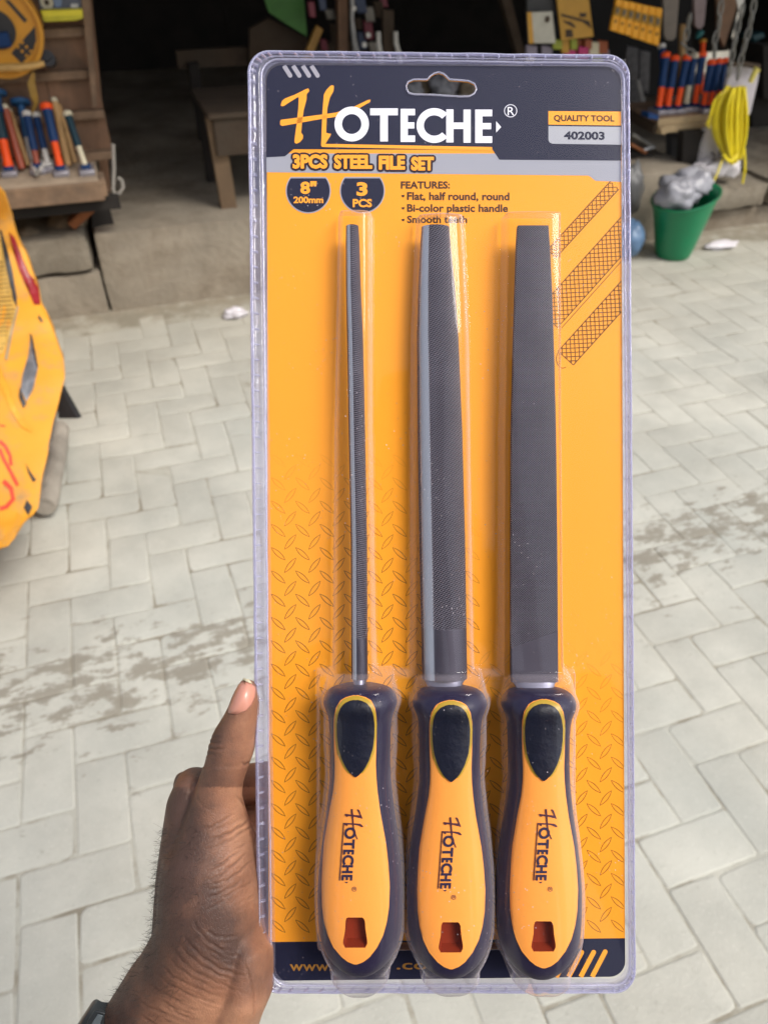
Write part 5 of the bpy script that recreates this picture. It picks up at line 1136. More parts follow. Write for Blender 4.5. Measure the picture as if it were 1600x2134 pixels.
Hh = np.maximum(Hh, tube_h([(462, 1043, 1159), (900, 1037, 1160), (1300, 1036, 1163), (1440, 1034, 1166)], 460, 1440, .0140, 9, .0008))
# handle pocket
for hi in range(3):
    bx, dy, _, _ = HX[hi]; k = kf; cx = CX + (bx - CX) * k; top = CY + (1412 - CY) * k; bot = CY + (2050 - CY) * k
    yl = CY + (yy + dy - CY) * k; wl = ww * k + 9
    yl2 = np.concatenate([[top - 12], yl[3:], [bot + 2, bot + 4]]); wl2 = np.concatenate([[66], np.maximum(wl[3:], (77 - np.clip((yy[3:] - 1540) / 200, 0, 1) * 12) * k), [10, 0]])
    wv = np.interp(Y, yl2, wl2); d = np.minimum(wv - np.abs(X - cx), Y - (top - 12)); d = np.where(Y > bot + 2, -1, d)
    # distance below, rounded
    s = np.clip((X - cx) / np.maximum(wv, 1), -1, 1); dome = (1 - np.abs(s) ** 3.5) ** (1 / 3.5); ends = quarter(np.minimum(Y - (top - 12), bot + 3 - Y), 30)
    Hn = (.0306 * dome) * ends * (d > 0); Hh = np.maximum(Hh, Hn)
web = np.minimum(np.minimum(X - 662, 1192 - X), np.minimum(Y - 1391, 1957 - Y)); Hh = np.maximum(Hh, np.where(web > 0, .0125 * quarter(web, 12), 0))
# soften
for _ in range(2):
    P = np.pad(Hh, 1, mode='edge'); Hh = (P[1:-1, 1:-1] * 4 + P[:-2, 1:-1] + P[2:, 1:-1] + P[1:-1, :-2] + P[1:-1, 2:]) / 8
# slight bow of the sheet between the pockets
Hh += .0004 * np.sin(X / 90) * np.sin(Y / 140) + .0003
vx = (X - CX) * DPK / FPX; vy = (CY - Y) * DPK / FPX
base_p = np.array(BASE[pack.name])
verts = np.stack([vx, vy, Hh], -1).reshape(-1, 3) - base_p
ny_, nx_ = X.shape; idx = np.arange(ny_ * nx_).reshape(ny_, nx_)
# cut the hang hole out of the film
keep = np.ones((ny_ - 1, nx_ - 1), bool); keep &= ~((X[:-1, :-1] > 852) & (X[:-1, :-1] < 984) & (Y[:-1, :-1] > 171) & (Y[:-1, :-1] < 197)) & ~((np.abs(X[:-1, :-1] - 914) < 18) & (Y[:-1, :-1] > 158) & (Y[:-1, :-1] < 197))
faces = np.stack([idx[1:, :-1], idx[1:, 1:], idx[:-1, 1:], idx[:-1, :-1]], -1)[keep]
me = bpy.data.meshes.new('blister_cover'); me.vertices.add(len(verts)); me.vertices.foreach_set('co', verts.astype(np.float32).ravel())
me.loops.add(faces.size); me.loops.foreach_set('vertex_index', faces.ravel().astype(np.int32)); me.polygons.add(len(faces)); me.polygons.foreach_set('loop_start', np.arange(0, faces.size, 4, dtype=np.int32))
me.polygons.foreach_set('use_smooth', np.ones(len(faces), bool)); me.update(calc_edges=True); me.materials.append(cover_m)
cv = bpy.data.objects.new('blister_cover', me); COL.objects.link(cv); cv.parent = pack
# rim: rounded frame with a bead, a channel and an outer lip
def warp_rim(x, y):
    t = (y - 110) / 1955; s = (x - 518) / 790
    return (x + 22 * t * (1 - s) + 13 * t * s, y + 10 * (1 - t) * s - 1 * t * s)
def ring_pts(inset, r):
    return [warp_rim(x, y) for x, y in rrect(518 + inset, 110 + inset, 1308 - inset, 2065 - inset, max(6, r - inset), 10)]
def densify(pts, n=14):
    out = []
    for i in range(len(pts)):
        a1, b1 = pts[i], pts[(i + 1) % len(pts)]; l = math.hypot(b1[0] - a1[0], b1[1] - a1[1]); k = max(1, int(l / n)) 
        out += [(a1[0] + (b1[0] - a1[0]) * s / k, a1[1] + (b1[1] - a1[1]) * s / k) for s in range(k)]
    return out
basering = rrect(518, 110, 1308, 2065, 44, 10); lens_ = []
def rimring(inset, z):
    f_ = inset / 38; pts = rrect(518 + 36 * f_, 110 + 23 * f_, 1308 - 15 * f_, 2065 - 21 * f_, 44 - inset * .25, 10); out = []
    n_ = len(pts)
    for i in range(n_):
        a1, b1 = pts[i], pts[(i + 1) % n_]; A0, B0 = basering[i], basering[(i + 1) % n_]; l = math.hypot(B0[0] - A0[0], B0[1] - A0[1]); k = max(1, int(l / 16))
        for s in range(k):
            q = (a1[0] + (b1[0] - a1[0]) * s / k, a1[1] + (b1[1] - a1[1]) * s / k); x, y = warp_rim(*q); w1 = 1.0 * noise.noise(Vector((x / 60, y / 60, inset / 9))); out.append(L(x + w1, y + w1) + Vector((0, 0, z + .0003 * noise.noise(Vector((x / 40, y / 40, 3))))))
    return out
rim_prof = [(0, -.0012), (-.5, .0008), (1.5, .0024), (5, .0027), (7, .0012), (16, .0009), (19, .0026), (23, .0031), (27, .0027), (30, .0012), (38, .0016)]
MB().rings([rimring(i_, z_) for i_, z_ in rim_prof], caps=False).build('rim', rim_m, pack, sharp=80)
MB().rings([rimring(i_, z_) for i_, z_ in [(0, -.0012), (10, -.0016), (20, -.0012), (40, -.0009)]], caps=False).build('back_rim', rim_m, pack, sharp=80)
# small ribs in the channel
ra = rimring(5.5, .0022); rb2 = rimring(17.5, .0022); ribs = MB(); k = 0
for i in range(0, len(ra), 1):
    a1, b1 = ra[i], rb2[i]; nx2 = ra[(i + 1) % len(ra)]; d = (nx2 - a1)
    if i % 2: continue
    d = d.normalized() * .00022; ribs.obox((a1 + b1) / 2 + Vector((0, 0, -.0006)), (b1 - a1) * .5, d, (0, 0, .0011))
ro = ribs.build('rim_ribs', rib_m, pack, sharp=40); ro['kind'] = 'stuff'
# bright bead around the card
MB().tube([q for q in rimring(29.5, .0020)], .0005, 6, closed=True).build('inner_bead', rib_m, pack, sharp=80)
MB().tube([q for q in rimring(0.5, .0006)], .0006, 6, closed=True).build('outer_bead', rib_m, pack, sharp=80)
MB().tube([q for q in rimring(5.5, .0026)], .00035, 6, closed=True).build('channel_bead', rib_m, pack, sharp=80)
mb = MB(); mb.tube([L(x, y) + Vector((0, 0, .0010)) for x, y in holec], .0004, 6, closed=True); mb.build('hole_edge', rib_m, pack, sharp=80)

# ------------------------------------------------------------------ the person holding the pack
per = bpy.data.objects.new('person', None); COL.objects.link(per); per.location = PORG; per.rotation_euler = camo.rotation_euler
tag(per, 'person in a dark shirt, brown left hand gripping the pack, thumb upright on its edge', 'person'); BASE[per.name] = (0, 0, 0)
def blob(mb, secs, n=26):
    # secs: (px centre, py, half width px, h centre m, half depth m, [tilt of the section plane])
    rings = []
    k = DPK / FPX
    for i, s in enumerate(secs):
        cx, cy, hw, hz, hd = s[:5]; a = secs[max(0, i - 1)]; b = secs[min(len(secs) - 1, i + 1)]
        c_ = L(cx, cy, hz); d = L(b[0], b[1], b[3]) - L(a[0], a[1], a[3]); d.normalize(); side = Vector((0, 0, 1)).cross(d)
        if side.length < .3: side = Vector((0, 1, 0)).cross(d)
        side.normalize(); up = d.cross(side).normalized(); kk_ = (DPK - hz) / FPX
        rings.append([c_ + side * (hw * kk_ * math.cos(t)) + up * (hd * math.sin(t)) for t in [2 * math.pi * j / n for j in range(n)]])
    return mb.rings(rings)
hm = MB()
# thumb: tip to base along the left edge of the pack
blob(hm, [(519, 1419, 5, .003, .003), (518, 1424, 14, .003, .0055), (515, 1436, 22, .0025, .0072), (512, 1455, 28.5, .002, .0085), (508, 1480, 33, .001, .0092), (499, 1508, 38, .0, .0098), (490, 1535, 45.5, -.001, .0104), (483, 1558, 47.5, -.0015, .0108), (473, 1590, 44.5, -.0025, .0108), (464, 1620, 44, -.004, .0112), (455, 1655, 49, -.005, .0125), (450, 1700, 66, -.006, .015), (450, 1745, 84, -.006, .018), (446, 1800, 98, -.005, .0215)])
# thenar, palm and wrist
blob(hm, [(455, 1700, 40, -.010, .012), (452, 1740, 78, -.008, .018), (444, 1790, 102, -.006, .0225), (442, 1850, 109, -.005, .0245), (441, 1900, 111, -.005, .0255), (444, 1950, 124, -.006, .0265), (436, 1995, 133, -.008, .027), (424, 2040, 141, -.010, .027), (404, 2085, 149, -.013, .027), (372, 2140, 150, -.017, .027), (318, 2215, 146, -.023, .026), (255, 2300, 145, -.03, .026), (190, 2390, 146, -.038, .0265)])
# heel of the hand that laps over the corner of the pack
blob(hm, [(490, 1850, 15, -.014, .008), (512, 1910, 34, -.007, .015), (528, 1975, 44, -.001, .019), (520, 2040, 52, .0, .021), (495, 2090, 58, -.004, .022), (450, 2140, 60, -.008, .022)])
# back of the hand and the index knuckle
blob(hm, [(408, 1610, 14, -.016, .007), (404, 1622, 32, -.016, .012), (399, 1670, 48, -.018, .016), (396, 1720, 52, -.022, .020), (392, 1780, 56, -.030, .026), (392, 1850, 62, -.033, .030), (396, 1920, 70, -.033, .031), (392, 1985, 80, -.032, .030), (375, 2060, 92, -.031, .027), (330, 2150, 100, -.030, .024)])
blob(hm, [(440, 1662, 26, -.012, .008), (430, 1685, 50, -.012, .012), (424, 1705, 66, -.013, .016), (418, 1760, 80, -.015, .022), (412, 1840, 84, -.018, .026)])
# four fingers reach behind the card
for (y, r, hz, xe) in ((1640, 45, -.024, 720), (1730, 46, -.027, 742), (1822, 45, -.027, 722), (1905, 38, -.025, 680)):
    blob(hm, [(372, y + 12, r * .9, hz - .006, .0085), (412, y + 6, r, hz - .012, .0095), (462, y, r * .96, hz - .013, .0088), (520, y - 8, r * .92, hz - .004, .0082), (585, y - 16, r * .9, -.0155, .0078), (650, y - 24, r * .85, -.0105, .0073), (xe, y - 32, r * .7, -.0092, .0062), (xe + 22, y - 34, r * .3, -.009, .003)], 18)
# forearm and upper arm towards the body behind the camera
arm_p = []
tmp = hm.build('body', blk, None, shift=(0, 0, 0))
rm = tmp.modifiers.new('rm', 'REMESH'); rm.mode = 'VOXEL'; rm.voxel_size = .0007; rm.adaptivity = 0
s1 = tmp.modifiers.new('sm', 'SMOOTH'); s1.factor = .5; s1.iterations = 34
dg = bpy.context.evaluated_depsgraph_get(); dg.update(); me = bpy.data.meshes.new_from_object(tmp.evaluated_get(dg)); bpy.data.objects.remove(tmp)
nV = len(me.vertices); co = np.empty(nV * 3, np.float32); me.vertices.foreach_get('co', co); co = co.reshape(-1, 3).astype(float)
nr = np.empty(nV * 3, np.float32); me.vertices.foreach_get('normal', nr); nr = nr.reshape(-1, 3)
PXx = CX + co[:, 0] * FPX / (DPK - co[:, 2]); PYy = CY - co[:, 1] * FPX / (DPK - co[:, 2])
# creases pressed into the skin: polylines given in the close-up's units
def Zh(pts): return [(100 + x / 2.83, 1380 + y / 2.83) for x, y in pts]
creases = [
 ([(945, 1050), (1010, 1030), (1080, 1000), (1140, 965), (1192, 925)], 1.0), ([(920, 1272), (960, 1282), (1010, 1262), (1080, 1205), (1180, 1120)], .8), ([(960, 1302), (1010, 1302), (1060, 1285), (1120, 1240), (1180, 1195)], .8),
 ([(930, 1392), (990, 1375), (1050, 1345), (1150, 1290)], .7), ([(910, 990), (970, 968), (1020, 942), (1110, 888)], .6), ([(930, 1222), (1000, 1200), (1060, 1165), (1150, 1092)], .6), ([(915, 1110), (980, 1095), (1060, 1055), (1160, 1000)], .5), ([(990, 1395), (1040, 1382), (1110, 1350)], .5), ([(930, 1340), (1000, 1335), (1060, 1310)], .4),
 ([(850, 1500), (880, 1570), (950, 1650), (1060, 1722), (1170, 1745)], .9), ([(800, 1610), (850, 1680), (920, 1745), (1010, 1805), (1110, 1842), (1190, 1852)], 1.1), ([(930, 1575), (970, 1605), (1040, 1625), (1150, 1602)], .9), ([(1150, 1745), (1190, 1860), (1210, 1960), (1215, 2060), (1205, 2090)], .9),
 ([(770, 1650), (830, 1730), (910, 1790), (1000, 1840), (1090, 1875)], .8), ([(740, 1690), (800, 1770), (880, 1830), (980, 1880), (1080, 1915)], .7), ([(700, 1730), (770, 1800), (850, 1860), (950, 1910), (1060, 1950)], .6), ([(660, 1780), (730, 1850), (820, 1900), (930, 1950)], .5), ([(620, 1820), (700, 1890), (790, 1940), (900, 1990), (1010, 2010)], .5), ([(560, 1870), (650, 1940), (760, 1990), (880, 2030)], .45), ([(900, 1660), (960, 1700), (1030, 1740), (1100, 1765)], .7), ([(960, 1650), (1020, 1690), (1100, 1710)], .6),
 ([(940, 515), (970, 508), (1010, 512), (1050, 506)], .9), ([(940, 480), (980, 470), (1030, 478)], .6), ([(945, 455), (990, 440), (1040, 450)], .45), ([(925, 545), (960, 540), (1000, 548)], .5), ([(1140, 590), (1165, 605), (1200, 585)], .8), ([(1100, 790), (1140, 810), (1180, 880)], .6), ([(850, 690), (840, 760), (820, 830)], .8), ([(900, 640), (870, 680), (850, 740)], .6), ([(870, 800), (920, 850), (1000, 900)], .35), ([(1070, 302), (1120, 290), (1170, 262)], .8),
]
rc2 = random.Random(5)
for k in range(26):                                # finer diagonal lines over thenar and wrist
    x0, y0 = rc2.uniform(880, 1120), rc2.uniform(900, 1500); creases.append(([(x0, y0), (x0 + 50, y0 - 22), (x0 + 110, y0 - 60)], rc2.uniform(.15, .35)))
for k in range(34):
    x0, y0 = rc2.uniform(480, 1000), 0; y0 = 2100 - (x0 - 480) * .55 + rc2.uniform(-160, 60); creases.append(([(x0, y0), (x0 + 60, y0 + 45), (x0 + 130, y0 + 75), (x0 + 190, y0 + 90)], rc2.uniform(.2, .45)))
dis = np.zeros(nV); front = (nr[:, 2] > -.1) & (co[:, 2] > -.045)
P2d = np.stack([PXx, PYy], -1)
for pts, amp in creases:
    pts = Zh(pts); out = []
    for i in range(len(pts) - 1):
        for s in range(6): t = s / 6; out.append((pts[i][0] * (1 - t) + pts[i + 1][0] * t, pts[i][1] * (1 - t) + pts[i + 1][1] * t))
    out.append(pts[-1]); out = np.array(out); ph = out[:, 0].sum()
    out[:, 1] += 1.2 * np.sin(np.arange(len(out)) * .9 + ph); x0, x1, y0, y1 = out[:, 0].min() - 12, out[:, 0].max() + 12, out[:, 1].min() - 12, out[:, 1].max() + 12
    ii = np.where(front & (PXx > x0) & (PXx < x1) & (PYy > y0) & (PYy < y1))[0]
    if not len(ii): continue
    q = P2d[ii]; best = np.full(len(ii), 1e9); tp = np.zeros(len(ii))
    for i in range(len(out) - 1):
        a1, b1 = out[i], out[i + 1]; ab = b1 - a1; t = np.clip(((q - a1) @ ab) / (ab @ ab), 0, 1); d = np.hypot(*(q - (a1 + t[:, None] * ab)).T); m_ = d < best; best[m_] = d[m_]; tp[m_] = (i + t[m_]) / (len(out) - 1)
    endf = np.clip(np.minimum(tp, 1 - tp) * 5, 0, 1); dis[ii] += amp * endf * (-.00062 * np.exp(-(best / 2.1) ** 2) + .00020 * np.exp(-((best - 5) / 3.5) ** 2))
# tendon and vein relief
dis += .0006 * np.array([noise.noise(Vector((a * 28, b * 22, c * 28))) for a, b, c in co]) * (PYy > 1600)
co += nr * dis[:, None]
# finger-pad contact: nothing of the hand may pass through the card
incard = (PXx > 548) & (PYy < 2050) & (co[:, 2] < .0) & (co[:, 2] > -.02); co[incard, 2] = np.minimum(co[incard, 2], -.0022)
me.vertices.foreach_set('co', co.astype(np.float32).ravel()); me.update()
# palm pigment as a vertex attribute (true skin colour, lighter on the palm side)
pal = np.clip((PXx - (395 + np.clip(1750 - PYy, -400, 250) * -.28)) / 170, 0, 1); pal = pal * pal * (3 - 2 * pal)
pal = np.where(co[:, 2] < -.012, np.maximum(pal * .6, (co[:, 2] > -.04) & (PXx > 495)), pal)
low = np.clip((PYy - 1990) / 110, 0, 1) * np.clip((PXx - 250) / 120, 0, 1); pal = np.maximum(pal, low * .72); pal = np.where(PYy < 1640, np.clip(.25 + (PXx - 470) / 150, .1, .8), pal)
cdk = np.clip(np.abs(np.minimum(dis, 0)) / .0005, 0, 1)
ca = me.color_attributes.new('skin', 'FLOAT_COLOR', 'POINT'); cc_ = np.zeros((nV, 4), np.float32); cc_[:, 0] = pal; cc_[:, 1] = cdk; cc_[:, 3] = 1; ca.data.foreach_set('color', cc_.ravel())
def skin_mat():
    m = bpy.data.materials.new('brown_skin'); m.use_nodes = True; n = m.node_tree.nodes; Lk = m.node_tree.links; b = n['Principled BSDF']
    b.inputs['Roughness'].default_value = .5; b.inputs['Specular IOR Level'].default_value = .4
    b.inputs['Subsurface Weight'].default_value = .08; b.inputs['Subsurface Radius'].default_value = (.006, .002, .001); b.inputs['Subsurface Scale'].default_value = .5
    va = n.new('ShaderNodeVertexColor'); va.layer_name = 'skin'; sp = n.new('ShaderNodeSeparateColor'); Lk.new(va.outputs[0], sp.inputs[0]); tc = n.new('ShaderNodeTexCoord')
    nz = n.new('ShaderNodeTexNoise'); nz.inputs['Scale'].default_value = 55; nz.inputs['Detail'].default_value = 7; nz.inputs['Roughness'].default_value = .65; Lk.new(tc.outputs['Object'], nz.inputs[0])
    ad = n.new('ShaderNodeMath'); ad.operation = 'ADD'; Lk.new(sp.outputs[0], ad.inputs[0]); mr = n.new('ShaderNodeMapRange'); mr.inputs[1].default_value = .3; mr.inputs[2].default_value = .7; mr.inputs[3].default_value = -.22; mr.inputs[4].default_value = .22; Lk.new(nz.outputs[0], mr.inputs[0]); Lk.new(mr.outputs[0], ad.inputs[1])
    cr = n.new('ShaderNodeValToRGB'); e = cr.color_ramp.elements; e[0].position = 0; e[0].color = (.088, .047, .036, 1); e[1].position = 1; e[1].color = (.54, .275, .16, 1); x = e.new(.5); x.color = (.29, .135, .08, 1); Lk.new(ad.outputs[0], cr.inputs[0])
    mx = n.new('ShaderNodeMix'); mx.data_type = 'RGBA'; mu = n.new('ShaderNodeMath'); mu.operation = 'MULTIPLY'; mu.inputs[1].default_value = .55; Lk.new(sp.outputs[1], mu.inputs[0]); Lk.new(mu.outputs[0], mx.inputs[0]); Lk.new(cr.outputs[0], mx.inputs[6]); mx.inputs[7].default_value = (.06, .022, .013, 1); Lk.new(mx.outputs[2], b.inputs['Base Color'])
    vo = n.new('ShaderNodeTexVoronoi'); vo.feature = 'DISTANCE_TO_EDGE'; vo.inputs['Scale'].default_value = 950; mp = n.new('ShaderNodeMapping'); mp.inputs['Rotation'].default_value = (0, 0, .7); mp.inputs['Scale'].default_value = (1, .5, 1); Lk.new(tc.outputs['Object'], mp.inputs[0]); Lk.new(mp.outputs[0], vo.inputs['Vector'])
    v2 = n.new('ShaderNodeMapRange'); v2.inputs[1].default_value = 0; v2.inputs[2].default_value = .12; Lk.new(vo.outputs[0], v2.inputs[0])
    bp = n.new('ShaderNodeBump'); bp.inputs['Strength'].default_value = .5; bp.inputs['Distance'].default_value = .0002; Lk.new(v2.outputs[0], bp.inputs['Height'])
    n4 = n.new('ShaderNodeTexNoise'); n4.inputs['Scale'].default_value = 260; n4.inputs['Detail'].default_value = 5; Lk.new(mp.outputs[0], n4.inputs[0]); b2 = n.new('ShaderNodeBump'); b2.inputs['Strength'].default_value = .5; b2.inputs['Distance'].default_value = .0004; Lk.new(n4.outputs[0], b2.inputs['Height']); Lk.new(bp.outputs[0], b2.inputs['Normal']); Lk.new(b2.outputs[0], b.inputs['Normal'])
    return m
skin = skin_mat()
# the rest of the body, coarser, joined into the same mesh: forearm, upper arm, trunk, neck, head, other arm
import bmesh
Minv = PKM.transposed()
def wl_(p): return Minv @ (Vector(p) - PORG)     # world -> pack frame
rest = MB()
wr = L(205, 2370, -.036)
W_el = wl_((-.30, -.13, 1.045)); W_sh = wl_((-.215, -.33, 1.36))
def limb(pts, rad, n=20): rest.tube(pts, rad, n)
limb([wr + (wr - W_el).normalized() * .012, wr.lerp(W_el, .25), wr.lerp(W_el, .6), W_el], [.029, .034, .041, .040])
limb([W_el + (wr - W_el) * .05, W_el, W_el.lerp(W_sh, .5), W_sh], [.036, .041, .047, .055])
def ell(c, r, n=24, m_=16):
    c = Vector(c); rs = []
    for i in range(m_):
        t = math.pi * (i + .3) / (m_ - .4); rs.append([wl_(c + Vector((r[0] * math.sin(t) * math.cos(a), r[1] * math.sin(t) * math.sin(a), r[2] * math.cos(t)))) for a in [2 * math.pi * k / n for k in range(n)]])
    rest.rings(rs)
by = -.36
trunk = [(0, 1.44, .06, .055), (0, 1.41, .13, .085), (0, 1.37, .19, .105), (0, 1.28, .20, .12), (0, 1.15, .18, .12), (0, 1.0, .165, .115), (0, .90, .175, .12), (0, .82, .18, .125)]
rest.rings([[wl_((cx + a_ * math.cos(t), by + b_ * math.sin(t), z)) for t in [2 * math.pi * k / 28 for k in range(28)]] for cx, z, a_, b_ in trunk])
rest.tube([wl_((0, by, 1.40)), wl_((0, by + .01, 1.52))], [.062, .055], 20)
hd = (0, by + .035, 1.60); ell(hd, (.076, .098, .118)); ell((0, by + .07, 1.55), (.055, .06, .06)); ell((0, by + .135, 1.585), (.014, .018, .022)); ell((0, by + .122, 1.548), (.026, .012, .008))
for sx_ in (-1, 1): ell((sx_ * .077, by + .03, 1.595), (.01, .018, .03)); ell((sx_ * .031, by + .118, 1.615), (.014, .010, .008))
for sx_ in (-1, 1): rest.tube([wl_((sx_ * .09, by, .86)), wl_((sx_ * .10, by + .01, .48)), wl_((sx_ * .105, by, .08))], [.085, .06, .042], 18); rest.tube([wl_((sx_ * .105, by - .06, .045)), wl_((sx_ * .11, by + .06, .04)), wl_((sx_ * .115, by + .15, .03))], [.038, .042, .028], 14)
# right arm to the phone
shr, elr, wrr = wl_((.215, by + .02, 1.36)), wl_((.27, by + .08, 1.10)), wl_((.12, -.10, 1.345))
limb([shr, elr.lerp(shr, .4), elr], [.055, .047, .041]); limb([elr, elr.lerp(wrr, .4), wrr], [.041, .038, .027]); limb([wrr, wl_((.098, -.075, 1.365)), wl_((.075, -.055, 1.375))], [.026, .036, .03])
for k in range(4):
    z = 1.425 - k * .021; limb([wl_((.085, -.06, z - .01)), wl_((.078, -.032, z)), wl_((.062, -.022, z + .002)), wl_((.035, -.025, z + .004))], [.0095, .009, .0085, .007], 10)
limb([wl_((.07, -.07, 1.36)), wl_((.045, -.055, 1.35)), wl_((.02, -.048, 1.365))], [.012, .0105, .008], 10)
bm = bmesh.new(); bm.from_mesh(me)
me2 = bpy.data.meshes.new('r'); me2.from_pydata([tuple(v_) for v_ in rest.v], [], rest.f); me2.update(); bm.from_mesh(me2); 
for f_ in bm.faces: f_.smooth = True
bm.to_mesh(me); bm.free(); bpy.data.meshes.remove(me2)
ca = me.color_attributes['skin']; cf = np.empty(len(me.vertices) * 4, np.float32); ca.data.foreach_get('color', cf); cf = cf.reshape(-1, 4); cf[nV:] = (.35, 0, 0, 1); ca.data.foreach_set('color', cf.ravel())
me.materials.clear(); me.materials.append(skin); me.update()
bd_ = bpy.data.objects.new('body', me); COL.objects.link(bd_); bd_.parent = per
# nail
nail_m = mat('fingernail', (.60, .27, .20), .28, var=.06, scale=80, bump=.03, spec=.6); tipm = mat('nail_tip', (.62, .55, .38), .35, bump=0)
from mathutils.bvhtree import BVHTree
bv = BVHTree.FromPolygons([tuple(v_) for v_ in co.astype(float)], [tuple(p.vertices) for p in me.polygons if max(p.vertices) < nV])
def onskin(px, py, lift):
    o_ = Vector((0, 0, DPK)); t_ = L(px, py, 0); h = bv.ray_cast(o_, (t_ - o_).normalized())
    return (h[0] + h[1] * lift if h[1].z > 0 else h[0] + Vector((0, 0, lift))) if h[0] else None
def nail(rowsL, rowsR, m, nm, lift, arch):
    G = []; nc = 12
    for (a1, b1) in zip(rowsL, rowsR):
        pa, pb_ = onskin(*a1, 0), onskin(*b1, 0)
        if pa is None: pa = L(a1[0], a1[1], .002)
        if pb_ is None: pb_ = L(b1[0], b1[1], .004)
        row = []
        for j in range(nc + 1):
            s = j / nc; q = onskin(a1[0] + (b1[0] - a1[0]) * s, a1[1] + (b1[1] - a1[1]) * s, lift)
            lin = pa.lerp(pb_, s); zz = (q if q is not None and q.z > lin.z else lin).copy(); zz.z += arch * (1 - (2 * s - 1) ** 2) + (lift if q is None else 0); row.append(zz)
        G.append(row)
    n2 = nc + 1; vs = [q for r2 in G for q in r2]; fs = [(i * n2 + j, (i + 1) * n2 + j, (i + 1) * n2 + j + 1, i * n2 + j + 1) for i in range(len(G) - 1) for j in range(n2 - 1)]
    o = MB().add(vs, fs).build(nm, m, per, sharp=80); q = o.modifiers.new('t', 'SOLIDIFY'); q.thickness = .0005; q.offset = -1; return o
nail([(504, 1418), (498, 1428), (490, 1444), (484, 1460), (478, 1475), (477, 1486)], [(524, 1420), (533, 1434), (531, 1452), (525, 1467), (514, 1480), (492, 1489)], nail_m, 'fingernail', .0004, .0007)
nail([(508, 1412), (505, 1418)], [(520, 1415), (525, 1426)], tipm, 'nail_tip', .0005, .0006)
# arm hair
hr = MB(); rh = random.Random(12)
cand = np.where((nr[:, 2] > -.35) & (PYy > 1720) & (PYy < 2130) & (PXx < 420 - np.clip(PYy - 1950, 0, 300) * .35) & (PXx > 150))[0]; rh.shuffle(cl := list(cand))
for i in cl[:900]:
    p_ = Vector(co[i]); n_ = Vector(nr[i]); d = (n_ * rh.uniform(.25, .8) + Vector((-.25, rh.uniform(-.9, .5), rh.uniform(-.2, .2)))).normalized(); ln = rh.uniform(.002, .0045); bend = Vector((rh.uniform(-1, 1), rh.uniform(-1, 1), 0)) * ln * .35
    hr.tube([p_ - n_ * .0003, p_ + d * ln * .5, p_ + d * ln + bend], [.00006, .00005, .00002], 3, caps=False)
ho = hr.build('arm_hair', mat('black_hair', (.012, .009, .008), .6, bump=0), per); ho['kind'] = 'stuff'
# clothes
cloth = mat('maroon_shirt', (.07, .045, .06), .9, var=.1, bump=.2, bscale=300)
sh = MB(); sh.rings([[wl_((cx + (a_ + .014) * math.cos(t), by + (b_ + .014) * math.sin(t), z)) for t in [2 * math.pi * k / 28 for k in range(28)]] for cx, z, a_, b_ in trunk[1:]], caps=False)
sh.tube([W_sh, W_el.lerp(W_sh, .45)], [.066, .062], 18, caps=False); sh.tube([shr, elr.lerp(shr, .45)], [.066, .062], 18, caps=False); so2 = sh.build('shirt', cloth, per); 
tr2 = MB()
for sx_ in (-1, 1): tr2.tube([wl_((sx_ * .092, by, .92)), wl_((sx_ * .10, by + .01, .5)), wl_((sx_ * .105, by, .09))], [.1, .078, .062], 18, caps=False)
tr2.rings([[wl_((a_ * math.cos(t), by + b_ * math.sin(t), z)) for t in [2 * math.pi * k / 28 for k in range(28)]] for z, a_, b_ in ((.98, .185, .135), (.88, .2, .14), (.8, .2, .14))], caps=False); tr2.build('trousers', mat('dark_denim', (.03, .035, .06), .9), per)
hh = MB(); rs = []
for i in range(9):
    t = math.pi * .5 * (i + .05) / 8.2; rs.append([wl_(Vector(hd) + Vector((.081 * math.sin(t) * math.cos(a), -.012 + .100 * math.sin(t) * math.sin(a), .012 + .116 * math.cos(t)))) for a in [2 * math.pi * k / 24 for k in range(24)]])
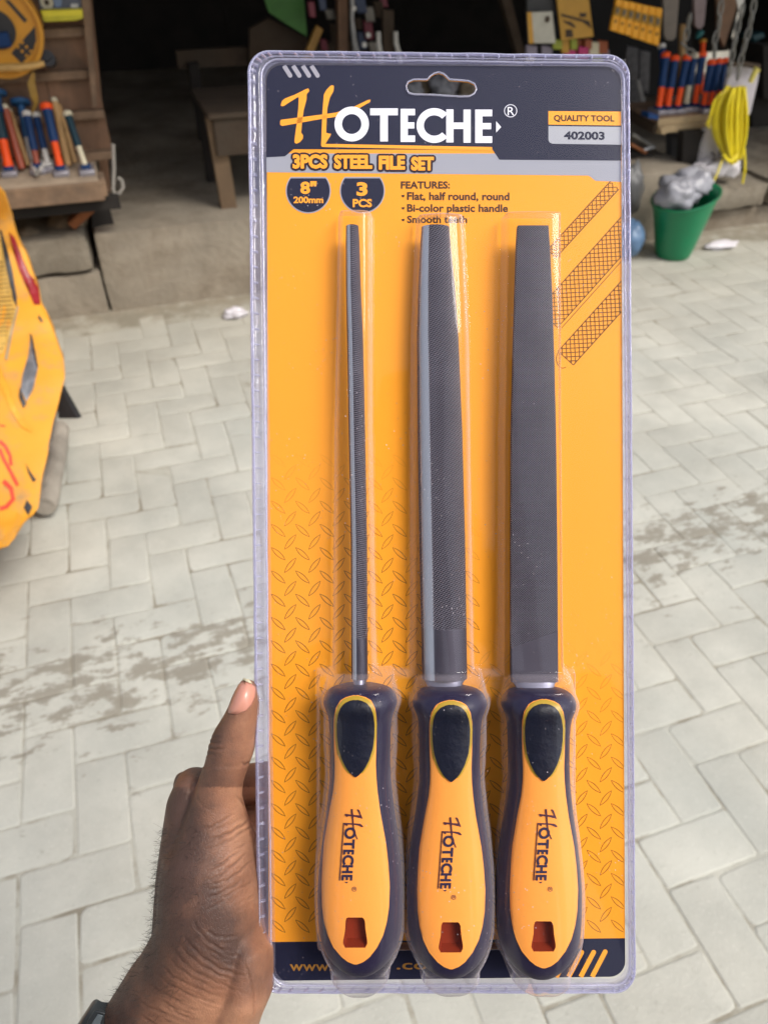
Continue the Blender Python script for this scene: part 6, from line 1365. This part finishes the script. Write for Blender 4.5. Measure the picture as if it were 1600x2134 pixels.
hh.rings(rs, caps=False).build('hair', mat('black_hair_cap', (.01, .008, .008), .9, bump=.5, bscale=400), per)
# phone that takes the picture, its lens at the camera
ph = lthing('smartphone', 'black phone held up in front of the chest by the right hand', 'phone', (0, 0, DPK)); 
MB().box((-.01, -.03, DPK + .004), (.068, .128, DPK + .012)).build('phone_body', blk, ph, bevel=.003)
# ---- wristwatch
wt = lthing('wristwatch', 'grey rubber sports watch on the wrist, cut by the bottom border', 'watch', L(215, 2120, -.01))
wm = mat('watch_resin', (.055, .065, .07), .35, var=.1, scale=60, bump=.05, spec=.55); wm2 = mat('watch_resin_dark', (.02, .024, .027), .4, bump=0)
axd = (L(190, 2390, -.038) - L(372, 2140, -.017)).normalized(); wc = L(300, 2238, -.024); sd_ = Vector((0, 0, 1)).cross(axd).normalized(); up_ = axd.cross(sd_).normalized()
ring0 = []
for t_, e in ((-.011, 1.0), (-.0105, 1.07), (-.009, 1.09), (.009, 1.09), (.0105, 1.07), (.011, 1.0)):
    ring0.append([wc + axd * t_ + sd_ * (.0325 * e * math.cos(a)) + up_ * (.0285 * e * math.sin(a)) for a in [2 * math.pi * k / 48 for k in range(48)]])
MB().rings(ring0, caps=False).build('strap', wm, wt, sharp=30)
def wbox(mb, a, b, px, py, h, rot, m_): pass
cs = MB(); out = [(158, 2140), (176, 2112), (196, 2082), (203, 2080), (214, 2086), (236, 2088), (240, 2094), (233, 2112), (232, 2150), (205, 2190), (150, 2180)]
cs.prism([L(x, y, -.022) for x, y in out], (0, 0, .024)); cs.build('case', wm, wt, bevel=.0012)
cs = MB(); cs.prism([L(x, y, .0021) for x, y in ((186, 2122), (200, 2102), (222, 2108), (214, 2140), (200, 2160), (176, 2150))], (0, 0, .0012)); cs.build('bezel', wm2, wt, bevel=.0004)
cs = MB(); cs.prism([L(x, y, .0033) for x, y in ((196, 2126), (205, 2112), (216, 2115), (210, 2134), (198, 2146), (186, 2143))], (0, 0, .0006)); cs.build('button_guard', mat('watch_grey', (.10, .12, .13), .3, bump=0), wt, bevel=.0003)
